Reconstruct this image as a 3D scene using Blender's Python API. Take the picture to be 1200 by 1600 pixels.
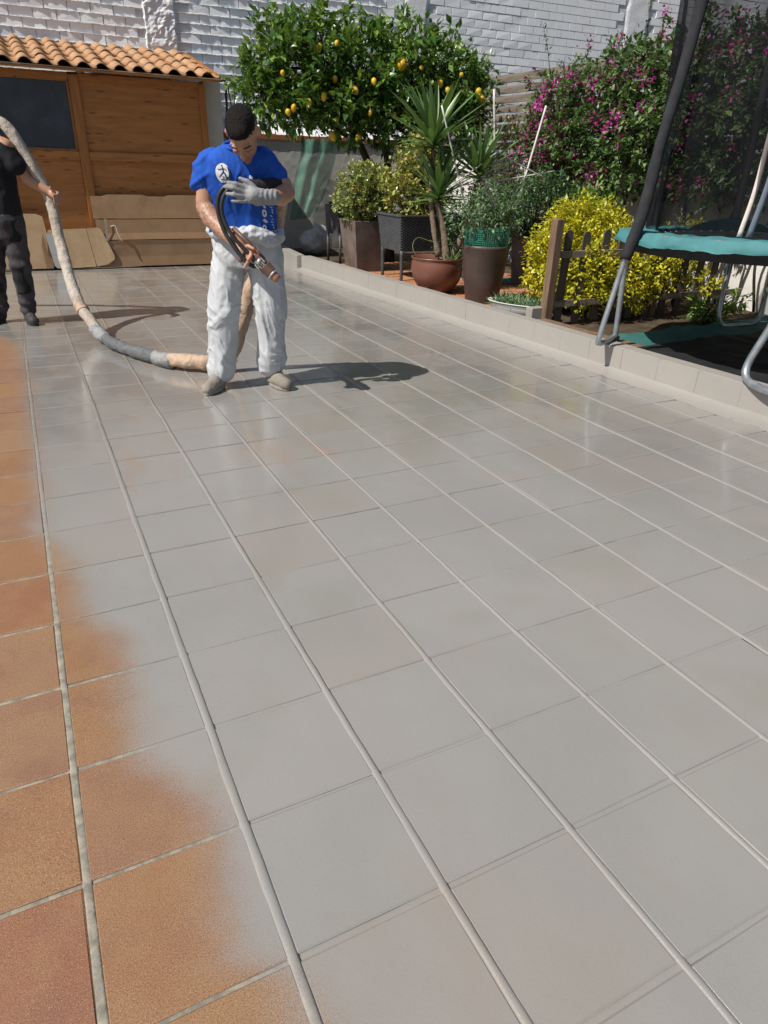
import bpy, bmesh, math, random
import numpy as np
from mathutils import Vector, Matrix, noise as mnoise
from mathutils.bvhtree import BVHTree

for o in list(bpy.data.objects):
    bpy.data.objects.remove(o, do_unlink=True)
scene = bpy.context.scene
COL = scene.collection
random.seed(7)
RNG = np.random.default_rng(11)

# ------------------------------------------------------------------ camera
CAM = np.array([0.1200, -1.0776, 1.3644])
YAW, PITCH, ROLL = math.radians(27.359), math.radians(27.117), math.radians(1.811)
FPX = 1054.4
def cam_rot():
    cy, sy, cp, sp, cr, sr = math.cos(YAW), math.sin(YAW), math.cos(PITCH), math.sin(PITCH), math.cos(ROLL), math.sin(ROLL)
    f = np.array([sy*cp, cy*cp, -sp]); rt = np.array([cy, -sy, 0]); dn = np.cross(f, rt)
    return np.array([[cr, -sr, 0], [sr, cr, 0], [0, 0, 1]]) @ np.stack([rt, dn, f])
RC = cam_rot()
cd = bpy.data.cameras.new('camera'); cam = bpy.data.objects.new('camera', cd); COL.objects.link(cam)
cd.sensor_fit = 'HORIZONTAL'; cd.sensor_width = 36.0; cd.lens = FPX/1200*36.0
cd.clip_start = 0.05; cd.clip_end = 500
Mc = Matrix.Identity(4)
for r in range(3):
    Mc[r][0] = RC[0][r]; Mc[r][1] = -RC[1][r]; Mc[r][2] = -RC[2][r]; Mc[r][3] = CAM[r]
cam.matrix_world = Mc
scene.camera = cam

# ------------------------------------------------------------------ sky, sun, exposure
SUN_EL = math.radians(49.5)
SUN_AZ = math.radians(190.5)          # direction towards the sun, counted from +x
sd = Vector((math.cos(SUN_AZ)*math.cos(SUN_EL), math.sin(SUN_AZ)*math.cos(SUN_EL), math.sin(SUN_EL)))
w = bpy.data.worlds.new('World'); scene.world = w; w.use_nodes = True
nt = w.node_tree; bg = nt.nodes['Background']
sky = nt.nodes.new('ShaderNodeTexSky'); sky.sky_type = 'NISHITA'; sky.sun_disc = False
sky.sun_elevation = SUN_EL
sky.sun_rotation = math.atan2(sd.x, sd.y)
sky.air_density = 1.0; sky.dust_density = 1.2; sky.ozone_density = 1.0
nt.links.new(sky.outputs[0], bg.inputs[0]); bg.inputs[1].default_value = 0.074
sl = bpy.data.lights.new('sun', 'SUN'); sl.energy = 5.0; sl.angle = math.radians(0.55); sl.color = (1.0, 0.95, 0.87)
so = bpy.data.objects.new('sun', sl); COL.objects.link(so)
so.rotation_euler = sd.to_track_quat('Z', 'Y').to_euler(); so.location = sd*30
scene.view_settings.view_transform = 'Standard'; scene.view_settings.look = 'None'
scene.view_settings.exposure = 0.20; scene.view_settings.gamma = 1.0
scene.view_settings.use_curve_mapping = False

# ------------------------------------------------------------------ node helpers
class NT:
    def __init__(self, name):
        self.m = bpy.data.materials.new(name); self.m.use_nodes = True
        self.t = self.m.node_tree; self.t.nodes.clear()
        self.out = self.t.nodes.new('ShaderNodeOutputMaterial')
        self.pos = self.n('ShaderNodeNewGeometry').outputs['Position']
        self.obj = self.n('ShaderNodeTexCoord').outputs['Object']
    def set(self, node, key, v):
        s = node.inputs[key]
        if isinstance(v, bpy.types.NodeSocket): self.t.links.new(v, s)
        else:
            if isinstance(v, (tuple, list)) and len(v) == 3 and s.type == 'RGBA': v = (*v, 1)
            s.default_value = v
    def n(self, typ, ins=None, **props):
        nd = self.t.nodes.new(typ)
        for k, v in props.items(): setattr(nd, k, v)
        for k, v in (ins or {}).items(): self.set(nd, k, v)
        return nd
    def noise(self, scale, detail=4, rough=.55, vec=None, dist=0.0):
        nd = self.n('ShaderNodeTexNoise', {'Scale': scale, 'Detail': detail, 'Roughness': rough, 'Distortion': dist})
        self.set(nd, 'Vector', vec if vec is not None else self.obj)
        return nd.outputs['Fac']
    def math(self, op, a, b=0.0, c=None, clamp=False):
        nd = self.n('ShaderNodeMath', operation=op, use_clamp=clamp)
        self.set(nd, 0, a); self.set(nd, 1, b)
        if c is not None: self.set(nd, 2, c)
        return nd.outputs[0]
    def ramp(self, fac, a, b, c=0.0, d=1.0, smooth=True):
        nd = self.n('ShaderNodeMapRange', interpolation_type='SMOOTHSTEP' if smooth else 'LINEAR')
        for k, v in ((0, fac), (1, a), (2, b), (3, c), (4, d)): self.set(nd, k, v)
        return nd.outputs[0]
    def mix(self, fac, a, b, mode='MIX'):
        nd = self.n('ShaderNodeMix', data_type='RGBA', blend_type=mode)
        self.set(nd, 0, fac); self.set(nd, 6, a); self.set(nd, 7, b)
        return nd.outputs[2]
    def scalevec(self, v, s, loc=(0, 0, 0), rot=(0, 0, 0)):
        nd = self.n('ShaderNodeMapping'); self.set(nd, 'Vector', v)
        nd.inputs['Scale'].default_value = s; nd.inputs['Location'].default_value = loc; nd.inputs['Rotation'].default_value = rot
        return nd.outputs[0]
    def bump(self, h, strength, dist=0.01, normal=None):
        nd = self.n('ShaderNodeBump', {'Strength': strength, 'Distance': dist, 'Height': h})
        if normal is not None: self.set(nd, 'Normal', normal)
        return nd.outputs[0]
    def done(self, color, rough=.6, normal=None, spec=.5, metal=0.0, **kw):
        p = self.n('ShaderNodeBsdfPrincipled', {'Base Color': color, 'Roughness': rough, 'Specular IOR Level': spec, 'Metallic': metal})
        for k, v in kw.items(): self.set(p, k.replace('_', ' '), v)
        if normal is not None: self.set(p, 'Normal', normal)
        self.t.links.new(p.outputs[0], self.out.inputs[0]); self.p = p
        return self.m

MATS = {}
def basic(name, c1, c2=None, scale=6, rough=.6, bscale=60, bstr=.15, bdist=.004, spec=.4, metal=0.0, fine=None, stain=None):
    t = NT(name)
    c2 = c2 or tuple(x*.75 for x in c1)
    f = t.ramp(t.noise(scale, 5, .6), .3, .7)
    col = t.mix(f, c1, c2)
    if fine:
        col = t.mix(t.ramp(t.noise(fine, 3, .6), .45, .7, 0, .55), col, tuple(x*.5 for x in c1))
    if stain:
        col = t.mix(t.ramp(t.noise(scale*.6, 6, .7, dist=.6), .56, .7, 0, .8), col, stain)
    nrm = t.bump(t.noise(bscale, 5, .6), bstr, bdist)
    r = t.ramp(t.noise(scale*2, 4), .3, .7, rough-.08, rough+.08)
    MATS[name] = t.done(col, r, nrm, spec, metal)
    return MATS[name]

# ------------------------------------------------------------------ mesh helpers
class MB:
    def __init__(self): self.v = []; self.f = []
    def add(self, vs, fs):
        b = len(self.v); self.v += [tuple(map(float, q)) for q in vs]; self.f += [tuple(b+i for i in q) for q in fs]
        return self
    def box(self, c, s, rot=None, taper=None):
        hx, hy, hz = s[0]/2, s[1]/2, s[2]/2
        vs = [Vector((x*hx, y*hy, z*hz)) for z in (-1, 1) for y in (-1, 1) for x in (-1, 1)]
        if taper:
            for q in vs[4:]: q.x *= taper; q.y *= taper
        if rot is not None: vs = [rot @ q for q in vs]
        vs = [q+Vector(c) for q in vs]
        return self.add(vs, [(0, 2, 3, 1), (4, 5, 7, 6), (0, 1, 5, 4), (2, 6, 7, 3), (0, 4, 6, 2), (1, 3, 7, 5)])
    def tube(self, pts, rad, n=10, cap=True, flat=1.0):
        pts = [Vector(p) for p in pts]; m = len(pts)
        rad = list(rad) if hasattr(rad, '__len__') else [rad]*m
        b = len(self.v); prev = None
        for i, p in enumerate(pts):
            d = (pts[min(i+1, m-1)]-pts[max(i-1, 0)]).normalized()
            if prev is None:
                a = Vector((0, 0, 1)) if abs(d.z) < .9 else Vector((1, 0, 0))
                u = d.cross(a).normalized()
            else:
                u = (prev-d*prev.dot(d)).normalized()
            prev = u; v = d.cross(u)
            for k in range(n):
                a = 2*math.pi*k/n
                q = p+(u*math.cos(a)+v*math.sin(a)*flat)*rad[i]
                self.v.append(tuple(q))
        for i in range(m-1):
            for k in range(n):
                k2 = (k+1) % n
                self.f.append((b+i*n+k, b+i*n+k2, b+(i+1)*n+k2, b+(i+1)*n+k))
        if cap:
            self.f.append(tuple(b+k for k in reversed(range(n)))); self.f.append(tuple(b+(m-1)*n+k for k in range(n)))
        return self
    def lathe(self, prof, n=28, c=(0, 0, 0), sq=None, rotz=0.0):
        b = len(self.v); m = len(prof)
        for r, z in prof:
            for k in range(n):
                a = 2*math.pi*(k+.5)/n
                x, y = math.cos(a), math.sin(a)
                if sq:
                    e = (abs(x)**sq+abs(y)**sq)**(-1/sq); x *= e; y *= e
                x, y = x*math.cos(rotz)-y*math.sin(rotz), x*math.sin(rotz)+y*math.cos(rotz)
                self.v.append((c[0]+x*r, c[1]+y*r, c[2]+z))
        for i in range(m-1):
            for k in range(n):
                k2 = (k+1) % n
                self.f.append((b+i*n+k, b+i*n+k2, b+(i+1)*n+k2, b+(i+1)*n+k))
        return self
    def grid(self, fn, nu, nv):
        b = len(self.v)
        for j in range(nv+1):
            for i in range(nu+1): self.v.append(tuple(fn(i/nu, j/nv)))
        for j in range(nv):
            for i in range(nu):
                q = b+j*(nu+1)+i; self.f.append((q, q+1, q+nu+2, q+nu+1))
        return self
    def mesh(self, name):
        me = bpy.data.meshes.new(name); me.from_pydata(self.v, [], self.f); me.update(); return me

def link(name, me, mat, parent=None, loc=None, rot=None, smooth=False, bevel=0):
    o = bpy.data.objects.new(name, me); COL.objects.link(o)
    if mat is not None and len(me.materials) == 0: me.materials.append(mat)
    if parent is not None: o.parent = parent
    if loc is not None: o.location = loc
    if rot is not None: o.rotation_euler = rot
    if smooth and len(me.polygons): me.polygons.foreach_set('use_smooth', [True]*len(me.polygons))
    if bevel:
        md = o.modifiers.new('bevel', 'BEVEL'); md.width = bevel; md.segments = 2; md.limit_method = 'ANGLE'; md.angle_limit = math.radians(40)
    return o
def build(mb, name, mat, parent=None, loc=None, rot=None, smooth=False, bevel=0):
    return link(name, mb.mesh(name), mat, parent, loc, rot, smooth, bevel)
def tag(o, label=None, cat=None, group=None, kind=None):
    if label: o['label'] = label
    if cat: o['category'] = cat
    if group: o['group'] = group
    if kind: o['kind'] = kind
    return o
def empty(name, loc=(0, 0, 0), rz=0.0):
    o = bpy.data.objects.new(name, None); COL.objects.link(o); o.location = loc; o.rotation_euler = (0, 0, rz)
    o.empty_display_size = .1
    return o
def spline(pts, n):
    P = [np.array(p, float) for p in pts]; P = [2*P[0]-P[1]]+P+[2*P[-1]-P[-2]]; out = []
    segs = len(P)-3
    for s in range(segs):
        for k in range(n):
            t = k/n; a, b, c, d = P[s:s+4]
            out.append(.5*((2*b)+(-a+c)*t+(2*a-5*b+4*c-d)*t*t+(-a+3*b-3*c+d)*t**3))
    out.append(P[-2]); return out
def nz(p, s=1.0, seed=0.0):
    return mnoise.noise(Vector((p[0]*s+seed, p[1]*s-seed*.7, p[2]*s+seed*1.3)))

# union of simple solids into one continuous skin
def solid(mb, pr):
    k = pr[0]
    if k == 'cap':
        _, p0, p1, r0, r1 = pr[:5]; flat = pr[5] if len(pr) > 5 else 1.0
        p0, p1 = Vector(p0), Vector(p1); d = (p1-p0); L = max(d.length, 1e-5); d = d/L
        pts = []; rad = []
        for a in (-80, -55, -30, 0):
            pts.append(p0+d*(r0*math.sin(math.radians(a)))); rad.append(r0*math.cos(math.radians(a)))
        pts.append(p0+d*L*.5); rad.append((r0+r1)/2)
        for a in (0, 30, 55, 80):
            pts.append(p1+d*(r1*math.sin(math.radians(a)))); rad.append(r1*math.cos(math.radians(a)))
        mb.tube(pts, rad, 14, True, flat)
    elif k == 'ell':
        _, c, r = pr[:3]; rot = pr[3] if len(pr) > 3 else Matrix.Identity(3)
        n, m = 18, 12; vs = []; fs = []
        for i in range(1, m):
            t = math.pi*i/m
            for j in range(n):
                a = 2*math.pi*j/n
                vs.append(Vector(c)+rot @ Vector((r[0]*math.sin(t)*math.cos(a), r[1]*math.sin(t)*math.sin(a), r[2]*math.cos(t))))
        for i in range(m-2):
            for j in range(n):
                j2 = (j+1) % n; fs.append((i*n+j, i*n+n+j, i*n+n+j2, i*n+j2))
        fs.append(tuple(range(n))); fs.append(tuple(reversed(range((m-2)*n, (m-1)*n))))
        mb.add(vs, fs)
    elif k == 'loft':          # list of (center, rx, ry) rings in xy planes, closed
        rings = pr[1]; n = 24; vs = []; fs = []
        for c, rx, ry in rings:
            for j in range(n):
                a = 2*math.pi*j/n; x, y = math.cos(a), math.sin(a); e = (abs(x)**2.5+abs(y)**2.5)**(-1/2.5)
                vs.append((c[0]+x*e*rx, c[1]+y*e*ry, c[2]))
        for i in range(len(rings)-1):
            for j in range(n):
                j2 = (j+1) % n; fs.append((i*n+j, i*n+j2, i*n+n+j2, i*n+n+j))
        fs.append(tuple(reversed(range(n)))); fs.append(tuple(range((len(rings)-1)*n, len(rings)*n)))
        mb.add(vs, fs)
def blob(name, prims, voxel, mat, parent=None, smooth=4, fn=None, loc=None, post=0):
    mb = MB()
    for pr in prims: solid(mb, pr)
    me0 = mb.mesh('tmp'); o = bpy.data.objects.new('tmp', me0); COL.objects.link(o)
    md = o.modifiers.new('r', 'REMESH'); md.mode = 'VOXEL'; md.voxel_size = voxel
    dg = bpy.context.evaluated_depsgraph_get(); dg.update()
    me = bpy.data.meshes.new_from_object(o.evaluated_get(dg))
    bpy.data.objects.remove(o); bpy.data.meshes.remove(me0)
    me.name = name
    nv = len(me.vertices); co = np.empty(nv*3); me.vertices.foreach_get('co', co); co = co.reshape(-1, 3)
    ne = len(me.edges); ed = np.empty(ne*2, int); me.edges.foreach_get('vertices', ed); ed = ed.reshape(-1, 2)
    deg = np.bincount(ed.ravel(), minlength=nv).astype(float)[:, None]; deg[deg == 0] = 1
    def sm(co, it):
        for _ in range(it):
            s = np.zeros_like(co)
            for ax in range(3):
                s[:, ax] = np.bincount(ed[:, 0], co[ed[:, 1], ax], nv)+np.bincount(ed[:, 1], co[ed[:, 0], ax], nv)
            co = co*.4+(s/deg)*.6
        return co
    co = sm(co, smooth)
    if fn is not None:
        me.vertices.foreach_set('co', co.ravel()); me.update()
        nr = np.empty(nv*3); me.vertex_normals.foreach_get('vector', nr); nr = nr.reshape(-1, 3)
        co = co+nr*fn(co, nr)[:, None]
        co = sm(co, post)
    me.vertices.foreach_set('co', co.ravel()); me.materials.clear(); me.update()
    return link(name, me, mat, parent, loc, smooth=True)
def vn(co, s, seed=0.0, oct=1):
    s = np.array(s if hasattr(s, '__len__') else (s, s, s)); out = np.zeros(len(co))
    q = co*s+seed
    for i, p in enumerate(q): out[i] = mnoise.noise(Vector(p)) if oct == 1 else mnoise.fractal(Vector(p), .6, 2.0, oct)
    return out

# ------------------------------------------------------------------ leaf clouds
def leaves_mesh(name, P, D, L, W, fold=.25, curl=.15, rnd=None, seed=1, roll=None):
    """P base points, D leaf directions, L lengths, W widths: pointed folded leaves, 4 triangles each"""
    r = np.random.default_rng(seed); n = len(P)
    D = D/np.linalg.norm(D, axis=1)[:, None]
    up = np.zeros_like(D); up[:, 2] = 1; up += r.normal(0, .35, up.shape)
    S = np.cross(D, up); S /= np.linalg.norm(S, axis=1)[:, None]+1e-9
    N = np.cross(S, D)
    L = np.asarray(L)[:, None]; W = np.asarray(W)[:, None]
    b = P; m = P+D*L*.5-N*W*fold*.5+N*L*curl*.3; t = P+D*L-N*L*curl
    l = P+D*L*.42+S*W*.5+N*W*fold*.5; q = P+D*L*.42-S*W*.5+N*W*fold*.5
    V = np.stack([b, l, t, q, m], 1).reshape(-1, 3)
    i = np.arange(n)[:, None]*5
    F = np.concatenate([i+np.array([[0, 1, 4]]), i+np.array([[1, 2, 4]]), i+np.array([[0, 4, 3]]), i+np.array([[4, 2, 3]])], 1).reshape(-1, 3)
    me = bpy.data.meshes.new(name)
    me.vertices.add(len(V)); me.vertices.foreach_set('co', V.ravel())
    me.loops.add(F.size); me.loops.foreach_set('vertex_index', F.ravel().astype(np.int32))
    me.polygons.add(len(F)); me.polygons.foreach_set('loop_start', np.arange(0, F.size, 3, dtype=np.int32))
    me.polygons.foreach_set('loop_total', np.full(len(F), 3, np.int32))
    me.update(calc_edges=True)
    at = me.attributes.new('rnd', 'FLOAT', 'POINT')
    rv = r.random(n) if rnd is None else rnd
    at.data.foreach_set('value', np.repeat(rv, 5).astype(np.float32))
    return me
def leafmat(name, dark, mid, light, tint=None, rough=.42, transl=.25, spec=.5):
    t = NT(name)
    a = t.n('ShaderNodeAttribute', attribute_name='rnd').outputs['Fac']
    r = t.n('ShaderNodeValToRGB'); t.set(r, 0, a); cr = r.color_ramp
    cr.elements[0].position = .0; cr.elements[0].color = (*dark, 1); cr.elements[1].position = .55; cr.elements[1].color = (*mid, 1)
    e = cr.elements.new(.9); e.color = (*light, 1)
    if tint: e = cr.elements.new(.97); e.color = (*tint, 1)
    col = t.mix(t.ramp(t.noise(30, 3), .3, .7, 0, .35), r.outputs[0], dark)
    p = t.n('ShaderNodeBsdfPrincipled', {'Base Color': col, 'Roughness': rough, 'Specular IOR Level': spec})
    tr = t.n('ShaderNodeBsdfTranslucent', {'Color': t.mix(.35, col, (light[0]*1.3, light[1]*1.3, light[2]*.6))})
    mx = t.n('ShaderNodeMixShader', {0: transl}); t.t.links.new(p.outputs[0], mx.inputs[1]); t.t.links.new(tr.outputs[0], mx.inputs[2])
    t.t.links.new(mx.outputs[0], t.out.inputs[0]); MATS[name] = t.m
    return t.m
def clumps(centers, radii, nclump, per, seed, shell=.55, spread=.10, up=.35):
    """leaf bases and directions: twigs in a set of ellipsoids, leaves fanning around each twig"""
    r = np.random.default_rng(seed); centers = np.array(centers, float); radii = np.array(radii, float)
    vol = radii.prod(1)**.8; pick = r.choice(len(centers), nclump, p=vol/vol.sum())
    d = r.normal(size=(nclump, 3)); d /= np.linalg.norm(d, axis=1)[:, None]
    rad = shell+(1-shell)*r.random(nclump)**.6; rad[r.random(nclump) < .22] *= .6
    c = centers[pick]+d*radii[pick]*rad[:, None]
    out = d+np.array([0, 0, up])+r.normal(0, .35, d.shape); out /= np.linalg.norm(out, axis=1)[:, None]
    k = np.repeat(np.arange(nclump), per); t = r.random(len(k))
    P = c[k]+out[k]*(t*spread)[:, None]+r.normal(0, spread*.22, (len(k), 3))
    D = out[k]*.75+r.normal(0, .62, (len(k), 3)); D[:, 2] -= .12
    rv = np.clip(.42*r.random(nclump)[k]+.6*r.random(len(k)), 0, 1)
    return P, D, rv, c, out
def inview(p, m=60):
    c = RC @ (np.array(p, float)-CAM)
    if c[2] < .1: return False
    u, v = 600+FPX*c[0]/c[2], 800+FPX*c[1]/c[2]
    return -m < u < 1200+m and -m < v < 1600+m
# ================================================================== MATERIALS OF THE SETTING
PX, PY = 0.34, 0.33344                 # tile pitch
EDGE = [(-1.2, .36), (-.37, .31), (-.25, .24), (-.12, .26), (.03, .27), (.16, .24), (.34, .15), (.52, .155), (.76, .17), (.88, .14), (1.06, .075), (1.28, .07), (1.5, .035), (1.77, -.045), (2.02, -.025), (2.78, -.02), (3.92, -.02), (5.0, -.05), (5.6, -.25), (6.2, -1.6), (10, -2)]
def paint_layer(t, base, base_rough, bh, wet=True):
    """grey sprayed coat with a speckled, wandering edge over whatever lies below"""
    sep = t.n('ShaderNodeSeparateXYZ', {0: t.pos})
    x, y = sep.outputs[0], sep.outputs[1]
    yn = t.math('DIVIDE', t.math('ADD', y, 1.2), 11.2)
    fc = t.n('ShaderNodeFloatCurve'); t.set(fc, 'Value', yn)
    cu = fc.mapping.curves[0]; fc.mapping.use_clip = False
    pts = [((a+1.2)/11.2, (b+2.5)/3.0) for a, b in EDGE]
    cu.points[0].location = pts[0]; cu.points[1].location = pts[-1]
    for p in pts[1:-1]: cu.points.new(*p)
    for p in cu.points: p.handle_type = 'AUTO_CLAMPED'
    fc.mapping.update()
    edge = t.math('SUBTRACT', t.math('MULTIPLY', fc.outputs[0], 3.0), 2.5)
    d = t.math('SUBTRACT', x, edge)
    d = t.math('ADD', d, t.math('MULTIPLY', t.math('SUBTRACT', t.noise(9, 4, .6, t.pos), .5), .10))
    sp = t.noise(620, 2, .6, t.pos)
    sp2 = t.noise(210, 3, .7, t.pos)
    d2 = t.math('ADD', d, t.math('MULTIPLY', t.math('SUBTRACT', sp, .5), .42))
    d2 = t.math('ADD', d2, t.math('MULTIPLY', t.math('SUBTRACT', sp2, .5), .16))
    mask = t.ramp(d2, -.060, .060)
    # body of the coat: grey, faintly warmer where it is thin
    big = t.noise(1.3, 3, .6, t.pos)
    gcol = t.mix(t.ramp(big, .35, .7), (.272, .259, .240), (.248, .239, .225))
    streak = t.noise(1, 3, .6, t.scalevec(t.pos, (2.2, .5, 1), rot=(0, 0, .15)))
    gcol = t.mix(t.ramp(streak, .52, .72, 0, .42), gcol, (.258, .224, .192))
    gcol = t.mix(t.ramp(t.noise(2.1, 3, .5, t.scalevec(t.pos, (1, 1, 1), loc=(7, 3, 1))), .55, .72, 0, .55), gcol, (.238, .230, .198))
    qv = t.n('ShaderNodeVectorMath', {0: t.pos, 1: (1/PX, 1/PY, 0), 2: (0, 0, .5)}, operation='MULTIPLY_ADD').outputs[0]
    wnz = t.n('ShaderNodeTexWhiteNoise', {'Vector': t.n('ShaderNodeVectorMath', {0: qv}, operation='FLOOR').outputs[0]}, noise_dimensions='3D').outputs['Value']
    gcol = t.mix(t.ramp(wnz, .55, 1.0, 0, .28), gcol, (.262, .226, .188))
    gcol = t.mix(t.ramp(wnz, .0, .3, .22, 0), gcol, (.235, .230, .205))
    thin = t.math('MULTIPLY', t.ramp(t.noise(2.6, 4, .65, t.scalevec(t.pos, (1.6, .6, 1), loc=(11, 2, 0))), .56, .70, 0, .38), t.ramp(y, .8, 2.2, .25, 1))
    gcol = t.mix(thin, gcol, (.30, .20, .135))
    spl = t.noise(330, 2, .5, t.pos)
    gcol = t.mix(t.ramp(spl, .66, .74, 0, .5), gcol, (.17, .16, .15))
    col = t.mix(mask, base, gcol)
    # gloss: fresh coat is wet in wide uneven patches, the near rows have begun to dry
    dry = t.ramp(y, -.4, 3.0, .36, .19)
    wetn = t.ramp(t.noise(1.7, 4, .6, t.scalevec(t.pos, (1.0, .55, 1), loc=(3, 9, 2))), .42, .62, 0, 1)
    rg = t.math('SUBTRACT', dry, t.math('MULTIPLY', wetn, .10))
    rg = t.math('ADD', rg, t.math('MULTIPLY', t.math('SUBTRACT', t.noise(40, 2, .6, t.pos), .5), .06))
    rough = t.ramp(mask, 0, 1, base_rough, rg, smooth=False)
    ripple = t.noise(75, 3, .55, t.scalevec(t.pos, (1, 2.0, 1)))
    h = t.math('ADD', t.math('MULTIPLY', ripple, .35), t.math('MULTIPLY', t.noise(300, 2, .5, t.pos), .34))
    h = t.math('ADD', h, t.math('MULTIPLY', t.noise(14, 3, .5, t.pos), .9))
    hh = t.math('ADD', t.math('MULTIPLY', h, mask), t.math('MULTIPLY', bh, t.math('SUBTRACT', 1.0, t.math('MULTIPLY', mask, .75))))
    nrm = t.bump(hh, .42, .0024)
    wetc = t.math('MULTIPLY', mask, t.math('MULTIPLY', t.ramp(y, -.3, 2.6, .10, 1.0), t.ramp(wetn, 0, 1, .35, 1)))
    cn = t.bump(t.math('ADD', t.math('MULTIPLY', ripple, .5), t.noise(9, 2, .5, t.pos)), .26, .0016)
    return col, rough, nrm, wetc, cn
def floor_mat(name, mode):
    t = NT(name)
    if mode == 'tile':
        q = t.n('ShaderNodeVectorMath', {0: t.pos, 1: (1/PX, 1/PY, 0), 2: (0, 0, .5)}, operation='MULTIPLY_ADD').outputs[0]
        fl = t.n('ShaderNodeVectorMath', {0: q}, operation='FLOOR').outputs[0]
        wn = t.n('ShaderNodeTexWhiteNoise', {'Vector': fl}, noise_dimensions='3D')
        rv = wn.outputs['Value']
        r = t.n('ShaderNodeValToRGB'); t.set(r, 0, rv); cr = r.color_ramp
        cr.elements[0].color = (.25, .100, .052, 1); cr.elements[1].color = (.30, .18, .095, 1); cr.elements[1].position = 1
        e = cr.elements.new(.35); e.color = (.275, .148, .066, 1)
        e = cr.elements.new(.7); e.color = (.24, .128, .078, 1)
        cloud = t.noise(7, 4, .6, t.pos)
        c = t.mix(t.ramp(cloud, .35, .68, 0, .5), r.outputs[0], (.31, .185, .088))
        c = t.mix(t.ramp(t.noise(4.5, 4, .6, t.scalevec(t.pos, (1, 1, 1), loc=(5, 5, 5))), .5, .72, 0, .55), c, (.20, .092, .058))
        c = t.mix(t.ramp(t.noise(330, 4, .85, t.pos), .46, .62, 0, .85), c, (.115, .048, .024))
        c = t.mix(t.ramp(t.noise(420, 2, .6, t.pos), .60, .68, 0, .6), c, (.55, .36, .22))
        bh = t.math('MULTIPLY', t.noise(330, 4, .85, t.pos), 1.5); br = .6
    else:
        c = t.mix(t.ramp(t.noise(25, 5, .65, t.pos), .35, .65), (.31, .28, .22), (.17, .155, .125))
        c = t.mix(t.ramp(t.noise(160, 3, .7, t.pos), .52, .72, 0, .5), c, (.13, .115, .095))
        bh = t.math('MULTIPLY', t.noise(90, 4, .7, t.pos), 1.6); br = .85
    col, rough, nrm, wetc, cn = paint_layer(t, c, br, bh)
    m = t.done(col, rough, nrm, .5, Coat_Weight=wetc, Coat_Roughness=.055, Coat_IOR=1.5)
    t.set(t.p, 'Coat Normal', cn)
    return m
M_TILE = floor_mat('sprayed terracotta tile', 'tile')
M_MORTAR = floor_mat('sprayed mortar joint', 'mortar')
def kerb_mat(name, beige):
    t = NT(name)
    f = t.ramp(t.noise(1.6, 5, .6, t.pos), .35, .68)
    c = t.mix(f, (.322, .302, .276), (.298, .281, .259))
    c = t.mix(t.ramp(t.noise(9, 5, .7, t.pos), .56, .72, 0, .3), c, (.27, .245, .22))
    nrm = t.bump(t.math('ADD', t.noise(30, 4, .6, t.pos), t.math('MULTIPLY', t.noise(240, 3, .6, t.pos), .4)), .3, .004)
    return t.done(c, t.ramp(t.noise(5, 3, .5, t.pos), .3, .7, .36, .5), nrm, .4)
M_KERB = kerb_mat('grey coated kerb', True)
def white_mat(name, c1, c2, bs, bst, bd, dirt=(.30, .29, .27), damt=.4):
    t = NT(name)
    c = t.mix(t.ramp(t.noise(3, 5, .6), .35, .7), c1, c2)
    c = t.mix(t.ramp(t.noise(1.4, 6, .7, dist=.5), .56, .75, 0, damt), c, dirt)
    h = t.math('ADD', t.noise(bs, 5, .65), t.math('MULTIPLY', t.noise(bs*4, 3, .6), .4))
    return t.done(c, .75, t.bump(h, bst, bd), .3)
M_BRICK = white_mat('white painted brick', (.87, .88, .89), (.81, .82, .835), 40, .30, .004, (.50, .51, .54), .4)
M_BRICKJ = white_mat('dirty mortar bed', (.62, .63, .64), (.45, .46, .47), 30, .7, .01)
M_ROUGHMORTAR = white_mat('white lumpy mortar', (.78, .79, .81), (.68, .69, .71), 45, .8, .012)
M_STUCCO = white_mat('grey white rough stucco', (.52, .51, .49), (.44, .43, .41), 70, 1.0, .016, (.30, .29, .27), .35)
M_WHITEWALL = white_mat('white side wall', (.66, .65, .62), (.58, .56, .53), 30, .4, .006, (.36, .31, .25), .5)
basic('soil', (.060, .045, .032), (.10, .075, .05), 9, .95, 40, .8, .02, .1)
basic('terracotta', (.40, .15, .065), (.30, .11, .05), 7, .7, 60, .3, .004, .3)
basic('paver', (.42, .20, .10), (.30, .14, .075), 5, .85, 70, .5, .005, .2)
def wood(name, c1, c2, knot, axis=(1, 9, 9), rough=.5, ks=3.0):
    t = NT(name)
    v = t.scalevec(t.obj, axis)
    g = t.noise(2.2, 6, .65, v, dist=.5)
    g2 = t.noise(14, 3, .6, v)
    c = t.mix(t.ramp(g, .32, .68), c1, c2)
    c = t.mix(t.ramp(g2, .5, .75, 0, .35), c, tuple(x*.55 for x in c1))
    kn = t.n('ShaderNodeTexVoronoi', {'Vector': t.scalevec(t.obj, (ks*axis[0]*.55, ks*axis[1]*.28, ks*axis[2]*.28)), 'Scale': 1.0, 'Randomness': 1.0}, feature='F1')
    c = t.mix(t.ramp(kn.outputs['Distance'], .10, .25, .85, 0), c, knot)
    return t.done(c, rough, t.bump(g, .25, .003), .35)
M_WOOD = wood('orange knotty wood', (.44, .180, .048), (.33, .128, .033), (.17, .062, .018), ks=6.0)
M_WOODV = wood('orange knotty post', (.42, .168, .044), (.31, .118, .030), (.10, .036, .010), (9, 9, 1))
M_OLDWOOD = wood('weathered brown wood', (.21, .135, .085), (.12, .078, .05), (.05, .03, .02), (9, 9, 1), .8)
M_GREYWOODV = wood('weathered grey picket', (.105, .085, .07), (.06, .048, .038), (.04, .03, .025), (9, 9, 1), .85)
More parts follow.
